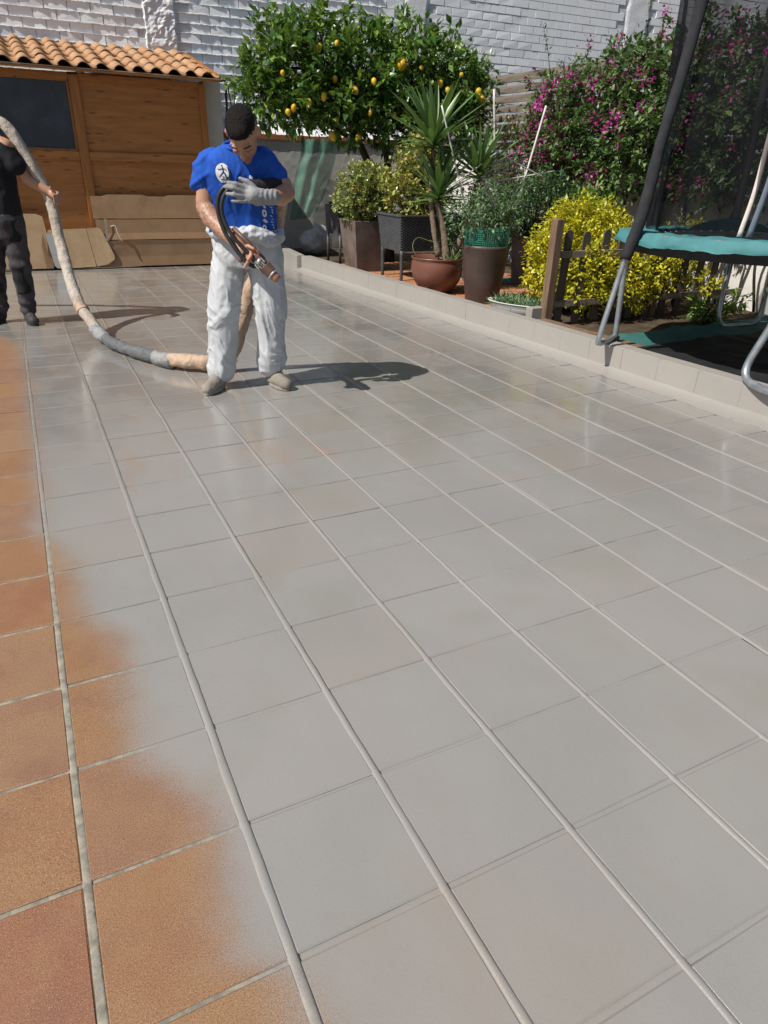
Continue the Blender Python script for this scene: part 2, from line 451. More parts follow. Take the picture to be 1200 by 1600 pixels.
M_GREYWOOD = wood('weathered grey board', (.22, .185, .15), (.13, .105, .085), (.05, .04, .03), (1, 9, 9), .85)

# ================================================================== FLOOR
ground = build(MB().grid(lambda a, b: (-60+120*a, -60+120*b, -.06), 4, 4), 'ground', MATS['soil'])
tag(ground, kind='structure')
def kerb_x(y): return 3.72+(8.72-y)*.0605
floor = build(MB().grid(lambda a, b: (-3+7.05*a, -3.5+13.3*b, -.0105), 2, 2), 'patio_floor', M_MORTAR)
tag(floor, kind='structure')
def tile_geo(mb, cx, cy, sx, sy, z, dz=(0, 0, 0, 0), r=random):
    hx, hy = sx/2, sy/2; e = .0035; c = .0045
    j = lambda: r.uniform(-.0012, .0012)
    base = [(-hx, -hy), (hx, -hy), (hx, hy), (-hx, hy)]
    top = [(-hx+e, -hy+c), (hx-e, -hy+c), (hx-e, hy-c), (-hx+e, hy-c)]
    vs = [(cx+a, cy+b, z-.013) for a, b in base]
    vs += [(cx+a+j(), cy+b+j(), z-.003+dz[i]) for i, (a, b) in enumerate(base)]
    vs += [(cx+a+j(), cy+b+j(), z+dz[i]) for i, (a, b) in enumerate(top)]
    fs = [(8, 9, 10, 11)]
    for k in range(4):
        k2 = (k+1) % 4
        fs += [(k, k2, 4+k2, 4+k), (4+k, 4+k2, 8+k2, 8+k)]
    mb.add(vs, fs)
cells = []
for i in range(-4, 12):
    for jx in range(-4, 29):
        cx, cy = (i+.5)*PX, (jx+.5)*PY
        if cx+.1 > kerb_x(cy)+.1 or cy > 9.62: continue
        dist = math.dist((cx, cy, 0), CAM)
        vis = any(inview((cx+a*.17, cy+b*.17, 0), 0) for a in (-1, 0, 1) for b in (-1, 0, 1))
        cells.append((0 if vis else 1, dist, cx, cy))
cells.sort()
variants = []
for k in range(10):
    mb = MB(); rr = random.Random(k)
    tile_geo(mb, 0, 0, .3235, .3225, 0, [rr.uniform(-.0008, .0008) for _ in range(4)], rr)
    me = mb.mesh('tile'); me.materials.append(M_TILE); variants.append(me)
rest = MB()
for k, (v_, d_, cx, cy) in enumerate(cells):
    rr = random.Random(k*3+1)
    if v_ == 0 and k < 300:
        link('tile', variants[k % 10], None, floor, (cx+rr.uniform(-.0015, .0015), cy+rr.uniform(-.002, .002), rr.uniform(-.0008, .0008)), (0, 0, rr.uniform(-.003, .003)))
    else:
        tile_geo(rest, cx, cy, .3235, .3225, 0, [rr.uniform(-.0008, .0008) for _ in range(4)], rr)
tag(build(rest, 'distant_tiles', M_TILE, floor), kind='stuff')
# mortar: flat strips across, rounded proud beads along the long joints
mb = MB()
for jx in range(-4, 29):
    y0 = jx*PY; n = 96
    prev = None
    for s in range(n+1):
        x = -1.35+s*(kerb_x(y0)+1.3)/n
        hw = .0075
        z = -.0034+.0018*nz((x, y0, 0), 28, jx)
        row = [(x, y0-hw, z-.0015), (x, y0, z), (x, y0+hw, z-.0015)]
        b = len(mb.v); mb.v += row
        if prev is not None: mb.f += [(prev, b, b+1, prev+1), (prev+1, b+1, b+2, prev+2)]
        prev = b
build(mb, 'cross_joint_mortar', M_MORTAR, floor, smooth=True)
for i in range(-3, 12):
    mb = MB(); x0 = i*PX; wide = {1: .0122, 2: .0106, 3: .0098, 0: .0100}.get(i, .0090); hgt = .0034 if i >= 1 else -.0006
    n = 330; prev = None
    for s in range(n+1):
        y = -1.3+s*10.9/n
        if x0 > kerb_x(y)+.02: break
        fr = abs((y/PY) % 1.0-.5)*2              # 1 at a crossing
        dip = .0022*max(0, (fr-.93)/.07)
        w_ = wide*(1+.14*nz((x0, y, 0), 9, i)+.10*nz((x0, y, 0), 40, i+3)); wob = .0030*nz((x0, y, 3), 3.1, i)+.0008*nz((x0, y, 3), 22, i)
        hh = hgt*(1+.3*nz((x0, y, 1), 12, i))-dip+.0008*nz((x0, y, 5), 55, i)
        row = []
        for k in range(7):
            a = math.pi*k/6
            row.append((x0+wob-math.cos(a)*w_, y, -.0030+(hh+.0030)*(math.sin(a)**.8) if i >= 1 else -.0045+(hh+.0045)*(math.sin(a)**.5)))
        b = len(mb.v); mb.v += row
        if prev is not None:
            for k in range(6): mb.f.append((prev+k, prev+k+1, b+k+1, b+k))
        prev = b
    build(mb, 'joint_bead', M_MORTAR, floor, smooth=True)

# ================================================================== KERB
kerb = empty('garden_kerb', (0, 0, 0))
tag(kerb, 'long low grey coated kerb between the patio and the planted garden', 'kerb')
KH, KT = .175, .135
mb = MB()
ys = np.linspace(-1.0, 8.72, 60)
for a, b in zip(ys[:-1], ys[1:]):
    for (xa, xb, za, zb) in ((.004, KT, KH-.004, KH-.004),):
        mb.add([(kerb_x(a)+xa, a, za), (kerb_x(b)+xa, b, zb), (kerb_x(b)+xb, b, zb), (kerb_x(a)+xb, a, za)], [(3, 2, 1, 0)])
    mb.add([(kerb_x(a)+.004, a, -.02), (kerb_x(b)+.004, b, -.02), (kerb_x(b)+.004, b, KH-.004), (kerb_x(a)+.004, a, KH-.004)], [(3, 2, 1, 0)])
    mb.add([(kerb_x(a)+KT, a, -.02), (kerb_x(b)+KT, b, -.02), (kerb_x(b)+KT, b, KH-.004), (kerb_x(a)+KT, a, KH-.004)], [(0, 1, 2, 3)])
mb.add([(kerb_x(8.72)+.004, 8.72, -.02), (kerb_x(8.72)+KT, 8.72, -.02), (kerb_x(8.72)+KT, 8.72, KH-.004), (kerb_x(8.72)+.004, 8.72, KH-.004)], [(0, 1, 2, 3)])
build(mb, 'core', M_KERB, kerb)
y = 8.72; k = 0
ang = math.atan(.0605)
while y > -.9:
    L = .335; rr = random.Random(k+50)
    ym = y-L/2
    me = MB().box((0, 0, 0), (.014, L-.0008, KH+.012)).mesh('facing_tile')
    link('facing_tile', me, M_KERB, kerb, (kerb_x(ym)-.003+rr.uniform(-.001, .001), ym, KH/2-.006+rr.uniform(-.0015, .0015)), (rr.uniform(-.003, .003), 0, ang+rr.uniform(-.0008, .0008)), bevel=.001)
    me = MB().box((0, 0, 0), (KT-.006, L-.0008, .012)).mesh('top_tile')
    link('top_tile', me, M_KERB, kerb, (kerb_x(ym)+KT/2+.004, ym, KH-.002+rr.uniform(-.001, .001)), (0, 0, ang), bevel=.003)
    y -= L; k += 1
mb = MB()                                        # smoothed coat fillet along the foot
N = 260
for s in range(N+1):
    yy_ = -1.0+9.72*s/N; xk = kerb_x(yy_); wv = .20+.035*nz((yy_, 0, 0), 2.2)+.012*nz((yy_, 4, 0), 11)
    for q in range(7):
        u = q/6
        mb.v.append((xk-.010-wv*(1-u), yy_, .0008+.020*u**2.2+.0012*nz((yy_, u, 0), 13)))
for s in range(N):
    for q in range(6): i0 = s*7+q; mb.f.append((i0, i0+1, i0+8, i0+7))
build(mb, 'foot_fillet', M_KERB, kerb, smooth=True)
basic('slate step', (.085, .09, .10), (.06, .065, .075), 5, .6, 50, .3, .004)
st = build(MB().box((0, 0, 0), (.12, 1.75, .20)), 'return_kerb', M_KERB, kerb, (3.80, 9.62, .085), (0, 0, -.10), bevel=.006)

# ================================================================== GARDEN GROUND
GZ = .06
gg = MB().grid(lambda a, b: (kerb_x(-1.5+12.6*b)+KT-.02+a*(7.3-kerb_x(-1.5+12.6*b)), -1.5+12.6*b, GZ-.02+.02*nz((a*6, b*12, 0), 1.5)), 40, 120)
tag(build(gg, 'garden_soil', MATS['soil'], smooth=True), kind='structure')
pave = empty('garden_paving', (0, 0, 0)); tag(pave, kind='structure')
me = MB().box((0, 0, 0), (.275, .135, .03)).mesh('paver'); me.materials.append(MATS['paver'])
k = 0
for r_ in range(26):
    y = 4.75+r_*.148
    for c_ in range(7):
        x = kerb_x(y)+KT+.16+c_*.29+(.14 if r_ % 2 else 0)
        rr = random.Random(k); k += 1
        link('paver', me, None, pave, (x, y, GZ+.002+rr.uniform(-.003, .004)), (rr.uniform(-.01, .01), rr.uniform(-.01, .01), rr.uniform(-.02, .02)), bevel=.004)

# ================================================================== BRICK WALL
WPHI = math.radians(-3.0)
wall = empty('brick_wall', (-2.2, 11.3+5.05*math.tan(math.radians(3)), 0), WPHI)
tag(wall, 'tall white painted brick wall behind the shed and the lemon tree', 'wall')
build(MB().box((9.0, .148, 2.9), (19.0, .30, 5.8)), 'mortar_bed', M_BRICKJ, wall)
BW, BH = .305, .1225
wm = Matrix.Translation(wall.location) @ Matrix.Rotation(WPHI, 4, 'Z')
bricks = []
PIL = [(4.55, 4.95), (8.75, 9.12), (13.35, 13.85)]
for r_ in range(11, 46):
    z = (r_+.5)*BH
    for c_ in range(0, 60):
        x = c_*BW+(BW/2 if r_ % 2 else 0)
        if x > 18.2 or any(a-.10 < x < b+.10 for a, b in PIL): continue
        p = wm @ Vector((x, 0, z))
        if not inview(p, 40) : continue
        bricks.append((math.dist(p, CAM), x, z))
bricks.sort()
bvar = []
for k in range(8):
    rr = random.Random(k+900); mb = MB().box((0, 0, 0), (BW-.013, .05, BH-.013))
    mb.v = [(a+rr.uniform(-.003, .003), b+(rr.uniform(-.004, .004)), c+rr.uniform(-.0025, .0025)) for a, b, c in mb.v]
    me = mb.mesh('brick'); me.materials.append(M_BRICK); bvar.append(me)
seen = [b for b in bricks if not (wm @ Vector((b[1], 0, b[2]))).z < 2.45]
front = set(b for b in seen[:300])
mbr = MB()
for k, b in enumerate(bricks):
    rr = random.Random(k+77); off = rr.uniform(-.003, .002) if b[1] > 8.7 else rr.uniform(-.006, .004)
    if b in front:
        link('brick', bvar[k % 8], None, wall, (b[1], .012+off, b[2]), (rr.uniform(-.006, .006), rr.uniform(-.006, .006), rr.uniform(-.006, .006)))
    else:
        mbr.box((b[1], .012+off, b[2]), (BW-.013, .05, BH-.013), Matrix.Rotation(rr.uniform(-.004, .004), 3, 'Z'))
tag(build(mbr, 'distant_bricks', M_BRICK, wall), kind='stuff')
# mortar squeezed proud of the joints on the left stretch
mb = MB()
for r_ in range(17, 40):
    z = r_*BH; n = 190
    pts = []
    for s in range(n+1):
        x = 1.0+s*7.3/n; h = max(-.02, .013+.016*nz((x, z, 0), 7, r_)+.014*nz((x, z, 0), 23, r_+9)); pts.append((x, z, h))
    for s in range(n):
        (x0, z0, h0), (x1, z1, h1) = pts[s], pts[s+1]
        b = len(mb.v)
        for (xx, zz, h) in ((x0, z0, h0), (x1, z1, h1)):
            j = .006*nz((xx, zz, 4), 17, r_); t_ = .009+.010*max(0, nz((xx, zz, 8), 9, r_))
            mb.v += [(xx, -.006, zz-t_+j), (xx, -.016-h, zz-t_*.3+j), (xx, -.016-h, zz+t_*.5+j), (xx, -.004, zz+t_*1.1+j)]
        mb.f += [(b, b+4, b+5, b+1), (b+1, b+5, b+6, b+2), (b+2, b+6, b+7, b+3)]
build(mb, 'squeezed_mortar', M_ROUGHMORTAR, wall)
for q, (a, b_) in enumerate(PIL):
    amp = (.045, .004, .006)[q]
    mb = MB().grid(lambda u, v: (a-.05+(b_-a+.10)*u+.05*nz((u, v*30, q), 1.0, q)*(abs(u-.5)*2), -.026-amp*abs(nz((u*4, v*26, q), 1.3))-amp*.5*abs(nz((u*13, v*90, q), 1.0))+(.05 if u in (0, 1) else 0), 1.35+4.2*v), 12, 130)
    build(mb, 'rough_pilaster', M_ROUGHMORTAR, wall, smooth=(q != 0))

# ================================================================== LOW GARDEN WALL WITH TERRACOTTA LEDGE, SIDE WALL
low = empty('garden_back_wall', (0, 10.95, 0)); tag(low, 'rough grey stucco garden wall with a terracotta tile ledge on top', 'wall')
build(MB().grid(lambda u, v: (3.0+4.3*u, -.006*nz((u*40, v*16, 0), 1.7), -.05+1.76*v), 120, 50), 'stucco_face', M_STUCCO, low, smooth=True)
build(MB().box((5.15, .14, .83), (4.3, .24, 1.70)), 'core', M_STUCCO, low)
for k in range(13):
    me = MB().box((0, 0, 0), (.322, .03, .075)).mesh('ledge_tile')
    link('ledge_tile', me, MATS['terracotta'], low, (3.18+k*.334, -.012, 1.735), (0, random.uniform(-.006, .006), random.uniform(-.01, .01)), bevel=.004)
build(MB().grid(lambda u, v: (3.0+4.3*u, -.02+.32*v, 1.775+.14*v**.7+.02*nz((u*30, v*5, 0), 1.5)), 90, 14), 'mortar_cap', M_ROUGHMORTAR, low, smooth=True)
side = empty('garden_side_wall', (7.22, 0, 0)); tag(side, 'white rendered side wall beneath the slatted timber screen', 'wall')
build(MB().grid(lambda u, v: (-.003+.008*nz((u*30, v*8, 0), 1.2), -1.5+12.6*u, -.05+1.60*v), 110, 20), 'render_face', M_WHITEWALL, side, smooth=True)
build(MB().box((.11, 4.8, .74), (.19, 12.6, 1.56)), 'core', M_WHITEWALL, side)
build(MB().box((.10, 4.8, 1.575), (.28, 12.6, .045)), 'coping', M_GREYWOOD, side)
scr = empty('slatted_screen', (7.25, 0, 0)); tag(scr, 'weathered timber slat screen on the side wall behind the bougainvillea', 'fence')
for s in range(8):
    z = 1.70+s*.127+(.0 if s < 7 else .02)
    for k, (ya, yb) in enumerate(((-1.2, 2.3), (2.3, 5.0), (5.0, 7.7), (7.7, 10.9))):
        me = MB().box((0, 0, 0), (yb-ya-.01, .028, .098 if s < 7 else .11)).mesh('board')
        link('board', me, M_GREYWOOD, scr, (random.uniform(-.004, .004), (ya+yb)/2, z), (0, random.uniform(-.002, .002), math.pi/2), bevel=.004)
for y in (-1.1, 2.3, 5.0, 7.7, 10.8):
    build(MB().box((.06, y, 2.12), (.07, .07, 1.1)), 'post', M_OLDWOOD, scr, bevel=.004)

# ================================================================== SHED
SX0, SX1, SY = -2.2, 2.70, 9.55
shed = empty('garden_shed', (0, SY, 0)); tag(shed, 'orange brown wooden shed with a clay tiled roof and a dark window', 'shed')
build(MB().box(((SX0+SX1)/2, .9, 1.15), (SX1-SX0-.06, 1.70, 2.24)), 'carcass', M_WOOD, shed)
basic('dark plinth', (.035, .035, .037), (.05, .05, .05), 6, .8, 40, .4, .005)
build(MB().box(((SX0+1.10)/2, .02, .035), (1.10-SX0, .06, .09)), 'plinth', MATS['dark plinth'], shed)
def panel(x0, x1, z0, z1, nm='panel'):
    build(MB().box(((x0+x1)/2, .038, (z0+z1)/2), (x1-x0, .03, z1-z0)), nm, M_WOOD, shed, bevel=.003)
panel(1.13, 2.63, 1.42, 2.24); panel(1.13, 2.63, .10, 1.33)
panel(-.35, 1.01, .10, 1.33); panel(SX0+.05, -.45, .10, 1.33)
for x in (1.07, 2.66, -.40, SX0+.03):
    build(MB().box((x, .012, 1.17), (.115 if x < 2.6 else .09, .055, 2.20)), 'post', M_WOODV, shed, bevel=.004)
for (x0, x1) in ((1.13, 2.612), (-.34, 1.01), (SX0+.09, -.46)):
    build(MB().box(((x0+x1)/2, .016, 1.375), (x1-x0, .05, .10)), 'rail', M_WOOD, shed, bevel=.004)
    build(MB().box(((x0+x1)/2, .016, 2.255), (x1-x0, .05, .07)), 'rail', M_WOOD, shed, bevel=.004)
t = NT('dusty dark window pane')
c = t.mix(t.ramp(t.noise(3, 5, .7), .45, .75, 0, .6), (.030, .034, .045), (.075, .085, .105))
M_PANE = t.done(c, t.ramp(t.noise(4, 4), .35, .65, .18, .4), t.bump(t.noise(2, 2), .04, .01), .5)
for (x0, x1) in ((-.34, 1.01), (SX0+.09, -.46)):
    wd = build(MB().box(((x0+x1)/2, .045, 1.82), (x1-x0-.05, .012, .80)), 'window', M_PANE, shed)
    fr = MB()
    fr.box(((x0+x1)/2, .030, 2.208), (x1-x0-.01, .03, .026)).box(((x0+x1)/2, .030, 1.437), (x1-x0-.01, .03, .026))
    fr.box((x0+.015, .030, 1.82), (.026, .03, .744)).box((x1-.015, .030, 1.82), (.026, .03, .744))
    build(fr, 'frame', M_WOODV, wd)
# roof: overlapping S-profile clay tiles, one by one
t = NT('clay roof tile')
rnd = t.n('ShaderNodeObjectInfo').outputs['Random']
c = t.mix(rnd, (.37, .20, .095), (.45, .265, .14))
c = t.mix(t.ramp(t.noise(9, 5, .65), .45, .72, 0, .6), c, (.30, .14, .06))
c = t.mix(t.ramp(t.noise(5, 5, .7, dist=.6), .60, .72, 0, .7), c, (.55, .43, .28))
M_ROOF = t.done(c, .62, t.bump(t.noise(70, 4, .6), .25, .004), .35)
roof = build(MB().box(((SX0+SX1)/2+.06, 0, 0), (SX1-SX0+.20, 2.0, .018)), 'roof', M_WOOD, shed)
E0 = Vector((0, -.235, 2.345)); E1 = Vector((0, 1.72, 2.80)); slope = math.atan2(E1.z-E0.z, E1.y-E0.y); SL = (E1-E0).length
roof.location = (0, (E0.y+E1.y)/2, (E0.z+E1.z)/2-.045); roof.rotation_euler = (slope, 0, 0)
TW, NC = .2155, 5; TL = SL/NC
def stile(seed):
    mb = MB(); rr = random.Random(seed); n = 10
    prof = []
    for k in range(n+1):
        u = k/n
        prof.append((u*TW*1.06, .052*max(0, math.sin(math.pi*min(1, u/.66)))**.8 if u < .66 else -.010*math.sin(math.pi*(u-.66)/.34)))
    for yy2, lift, dn in ((0, .018, 0), (0, .018, -.013), (TL*1.12, .0, 0)):
        for (x, z) in prof: mb.v.append((x, yy2, z*(1.0 if yy2 == 0 else .93)+lift+dn))
    m_ = n+1
    for k in range(n):
        mb.f.append((k, k+1, 2*m_+k+1, 2*m_+k)); mb.f.append((m_+k, m_+k+1, k+1, k))
    me = mb.mesh('roof_tile'); me.materials.append(M_ROOF)
    me.polygons.foreach_set('use_smooth', [True]*len(me.polygons)); return me
tv = [stile(s) for s in range(3)]
ncol = int((SX1+.16-SX0)/TW)+1
for c_ in range(ncol):
    for r_ in range(NC):
        rr = random.Random(c_*11+r_)
        x = SX1+.135-(c_+1)*TW
        o = link('roof_tile', tv[(c_+r_) % 3], None, shed, (x+rr.uniform(-.006, .006), E0.y+(E1.y-E0.y)*r_/NC+rr.uniform(-.012, .012), E0.z+(E1.z-E0.z)*r_/NC-.012+rr.uniform(-.003, .004)), (slope+rr.uniform(-.008, .008), rr.uniform(-.01, .01), rr.uniform(-.012, .012)))
basic('pale fascia', (.50, .40, .28), (.40, .30, .2), 6, .6)
build(MB().box(((SX0+SX1)/2+.06, -.215, 2.310), (SX1-SX0+.22, .022, .040)), 'fascia', M_WOOD, shed, bevel=.003)
build(MB().box(((SX0+SX1)/2+.06, -.229, 2.322), (SX1-SX0+.22, .010, .008)), 'eave_strip', MATS['pale fascia'], shed)
build(MB().box((SX1+.165, .745, 2.565), (.02, 2.01, .05), Matrix.Rotation(slope, 3, 'X')), 'verge_board', M_WOODV, shed)
# white stub pillar beside the shed and what hangs there
pil = build(MB().box((0, 0, 1.16), (.24, .30, 2.36)), 'white_pillar', M_WHITEWALL, None, (2.865, 9.95, 0), bevel=.01)
tag(pil, 'white rough rendered pillar against the right end of the shed', 'pillar')
# ================================================================== CARDBOARD
def cardmat(name, c1, c2):
    t = NT(name)
    c = t.mix(t.ramp(t.noise(5, 5, .6), .35, .7), c1, c2)
    rib = t.n('ShaderNodeTexWave', {'Vector': t.obj, 'Scale': 60.0, 'Distortion': .6}, bands_direction='X')
    c = t.mix(t.ramp(t.noise(2.5, 6, .7, dist=.4), .58, .72, 0, .4), c, tuple(x*.62 for x in c1))
    h = t.math('ADD', t.math('MULTIPLY', rib.outputs['Fac'], .25), t.noise(14, 4, .6))
    return t.done(c, .8, t.bump(h, .25, .004), .2)
M_CARD = cardmat('brown cardboard', (.30, .185, .105), (.255, .158, .088))
M_CARDL = cardmat('pale cardboard', (.50, .35, .205), (.43, .295, .17))
def sheet(name, x0, x1, rows, mat, parent, notch=False, thick=.006):
    """folded cardboard sheet: rows of (y, z), creased, slightly warped"""
    mb = MB(); n = 22
    for (y, z) in rows:
        for s in range(n+1):
            u = s/n; x = x0+(x1-x0)*u
            zz = z+.002*nz((x, z, 0), 3.0, 5)
            if notch and z == rows[-1][1] and (.10 < u < .42 or .60 < u < .97): zz += .020
            mb.v.append((x, y+.004*nz((x, z, 1), 2.3, 2), zz))
    for r_ in range(len(rows)-1):
        for s in range(n): q = r_*(n+1)+s; mb.f.append((q, q+1, q+n+2, q+n+1))
    o = build(mb, name, mat, parent); md = o.modifiers.new('s', 'SOLIDIFY'); md.thickness = thick; md.offset = 0
    return o
cb = empty('cardboard_box_sheet', (0, 9.43, 0)); tag(cb, 'long brown creased cardboard leaning on the shed behind the worker in blue', 'cardboard')
sheet('lower_fold', 1.08, 2.66, [(-.05, .025), (-.035, .15), (-.030, .30), (-.035, .355)], M_CARD, cb)
sheet('middle_fold', 1.07, 2.66, [(-.030, .368), (-.005, .45), (.012, .62)], M_CARD, cb)
sheet('upper_fold', 1.05, 2.66, [(.014, .632), (.03, .75), (.052, .905)], M_CARD, cb, True)
tape = MB().grid(lambda u, v: (1.165+.035*u+.01*v, -.046+.03*v, .36+.27*v), 2, 8)
basic('clear tape', (.30, .25, .19), (.26, .21, .16), 20, .3, 40, .2, .003)
build(tape, 'tape', MATS['clear tape'], cb)
basic('pale twig', (.55, .47, .34), (.45, .37, .25), 20, .7)
tw = build(MB().tube(spline([(1.24, 9.36, .54), (1.30, 9.355, .545), (1.325, 9.35, .44), (1.36, 9.345, .36)], 6), .008, 6), 'packing_strap', MATS['pale twig'])
tag(tw, 'short bent pale strap hanging on the brown cardboard', 'strap')
c2 = empty('cardboard_flap', (0, 9.36, 0)); tag(c2, 'pale unfolded cardboard carton with cut corners at the foot of the shed', 'cardboard')
mb = MB()
out = [(.52, .05), (.60, .02), (1.12, .02), (1.14, .035), (1.235, .10), (1.245, .16), (1.115, .50), (1.08, .525), (.50, .49), (.47, .44)]
def card_poly(pts, y0, name, mat, parent, lean=.10):
    mb = MB(); vs = [(x, y0+lean*z+.006*nz((x, z, 0), 6), z) for x, z in pts]
    mb.add(vs, [tuple(range(len(vs)))]); o = build(mb, name, mat, parent)
    md = o.modifiers.new('s', 'SOLIDIFY'); md.thickness = .006; md.offset = 0; return o
card_poly([(.50, .06), (.56, .02), (.98, .035), (.985, .06), (.93, .50), (.925, .515), (.47, .50), (.44, .45)], 0, 'main_face', M_CARDL, c2)
card_poly([(.995, .035), (1.14, .06), (1.235, .12), (1.24, .17), (1.12, .50), (1.085, .525), (.937, .515)], -.006, 'side_flap', M_CARDL, c2)
card_poly([(.47, .06), (.50, .03), (.635, .03), (.60, .46), (.45, .46), (.43, .42)], -.016, 'label_patch', basic('pale blue print', (.34, .36, .38), (.42, .40, .36), 9, .7), c2)
c3 = empty('torn_cardboard', (0, 9.39, 0)); tag(c3, 'torn upright pale cardboard standing behind the dark trousered worker', 'cardboard')
card_poly([(-.3, .03), (.46, .025), (.44, .10), (.455, .30), (.43, .66), (.36, .69), (-.3, .70)], .0, 'main_face', M_CARDL, c3, .08)
card_poly([(.37, .03), (.455, .03), (.465, .12), (.42, .20), (.43, .33), (.39, .45), (.36, .30)], -.02, 'torn_edge', M_CARD, c3, .08)

# ================================================================== SMALL THINGS BY THE PILLAR
basic('black plastic', (.018, .018, .02), (.03, .03, .032), 8, .45, 60, .1)
pp = build(MB().tube(spline([(2.97, 9.70, 2.335), (3.01, 9.70, 2.355), (3.035, 9.70, 2.31), (3.03, 9.71, 1.9), (3.02, 9.72, 1.2), (3.02, 9.72, .1)], 8), .017, 8), 'black_pipe', MATS['black plastic'], smooth=True)
tag(pp, 'thin black bent pipe beside the white pillar behind the worker', 'pipe')
lp = build(MB().tube(spline([(3.44, 10.98, 2.20), (3.42, 10.98, 2.36), (3.46, 10.98, 2.44), (3.51, 10.98, 2.36), (3.50, 10.98, 2.14), (3.455, 10.98, 2.12), (3.44, 10.98, 2.20)], 6), .011, 6), 'wire_hook', MATS['black plastic'], smooth=True)
tag(lp, 'black wire loop hanging on the brick wall left of the lemon tree', 'hook')
# green netting over the stucco wall
t = NT('green shade netting')
c = t.mix(t.ramp(t.noise(8, 4), .35, .7), (.05, .17, .12), (.085, .24, .17))
p = t.n('ShaderNodeBsdfPrincipled', {'Base Color': c, 'Roughness': .6})
tp = t.n('ShaderNodeBsdfTransparent')
wv = t.n('ShaderNodeTexNoise', {'Scale': 220.0, 'Vector': t.obj}).outputs['Fac']
mx = t.n('ShaderNodeMixShader', {0: t.ramp(wv, .42, .58, .32, .85)})
t.t.links.new(tp.outputs[0], mx.inputs[1]); t.t.links.new(p.outputs[0], mx.inputs[2]); t.t.links.new(mx.outputs[0], t.out.inputs[0])
M_GNET = t.m
def gnet(u, v):
    xl = 4.56-.26*v+.02*math.sin(v*9); xr = 5.20-.16*v-.30*v*v
    zb = 1.72-v*1.22+.05*u
    fold = .045*math.sin(u*16+v*2.5)*(.4+v*.6)+.03*nz((u*5, v*6, 0), 1)
    return (xl+(xr-xl)*u, 10.90-.05+fold*.8-.05*math.sin(math.pi*u), zb)
gn = build(MB().grid(gnet, 40, 46), 'green_netting', M_GNET, smooth=True)
tag(gn, 'green shade netting hanging in folds from the stucco wall ledge', 'netting')
def bagfn(co, nr): return .020*vn(co, 9, 3)+.008*vn(co, 26, 5)
basic('grey plastic sack', (.36, .37, .38), (.28, .29, .30), 7, .45, 30, .5, .01)
bg_ = blob('rubbish_sack', [('ell', (0, 0, .18), (.28, .22, .20)), ('ell', (.08, .02, .30), (.16, .14, .14)), ('cap', (.02, 0, .38), (.0, 0, .47), .05, .02)], .018, MATS['grey plastic sack'], None, 4, bagfn, (4.42, 9.95, GZ))
tag(bg_, 'grey plastic sack slumped on the ground below the green netting', 'sack')

# ================================================================== LEAF MATERIALS
L_LEMON = leafmat('lemon leaf', (0.023, 0.064, 0.017), (0.074, 0.177, 0.032), (0.304, 0.440, 0.066), (0.490, 0.566, 0.085), .33, .22)
L_BOUG = leafmat('bougainvillea leaf', (0.026, 0.058, 0.020), (0.079, 0.156, 0.046), (0.225, 0.323, 0.095), None, .45, .25)
L_EUON = leafmat('golden euonymus leaf', (0.179, 0.224, 0.016), (0.515, 0.482, 0.025), (0.784, 0.672, 0.045), None, .38, .25)
L_JADE = leafmat('jade leaf', (0.116, 0.174, 0.051), (0.275, 0.326, 0.090), (0.478, 0.464, 0.145), (0.609, 0.290, 0.116), .34, .12)
L_JADER = leafmat('red tipped jade leaf', (0.131, 0.189, 0.051), (0.362, 0.377, 0.087), (0.609, 0.478, 0.131), (0.754, 0.232, 0.116), .34, .15)
L_FIC = leafmat('dark shrub leaf', (0.020, 0.055, 0.023), (0.060, 0.133, 0.052), (0.166, 0.265, 0.097), None, .38, .2)
L_BUSH = leafmat('grey green leaf', (0.041, 0.087, 0.041), (0.115, 0.204, 0.088), (0.255, 0.371, 0.157), None, .45, .22)
L_FRESH = leafmat('fresh green leaf', (0.058, 0.145, 0.022), (0.145, 0.275, 0.043), (0.290, 0.420, 0.072), None, .4, .3)
L_PETAL = leafmat('magenta bract', (0.246, 0.013, 0.157), (0.515, 0.034, 0.325), (0.694, 0.112, 0.470), None, .55, .3)
L_DRY = leafmat('olive climber leaf', (0.051, 0.058, 0.026), (0.109, 0.109, 0.043), (0.232, 0.189, 0.072), (0.435, 0.232, 0.072), .5, .2)
M_BARK = wood('dark bark', (.060, .045, .034), (.032, .024, .018), (.015, .012, .01), (8, 8, 1.5), .9)
M_STEM = wood('yucca stem', (.22, .165, .115), (.13, .095, .065), (.06, .045, .03), (14, 14, 20), .85)

def foliage(name, parent, centers, radii, nclump, per, L, W, mat, seed, shell=.55, spread=.1, up=.35, fold=.25, curl=.15, keep=None):
    P, D, rv, c, out = clumps(centers, radii, nclump, per, seed, shell, spread, up)
    if keep is not None:
        m = keep(P); P, D, rv = P[m], D[m], rv[m]
    r = np.random.default_rng(seed+5)
    sc_ = .55+.8*r.random(len(P))**1.3; Ls = L*sc_*(.9+.3*r.random(len(P))); Ws = W*sc_*(.8+.45*r.random(len(P)))
    me = leaves_mesh(name, P, D, Ls, Ws, fold, curl, rv, seed)
    o = link(name, me, mat, parent); tag(o, kind='stuff')
    return c, out

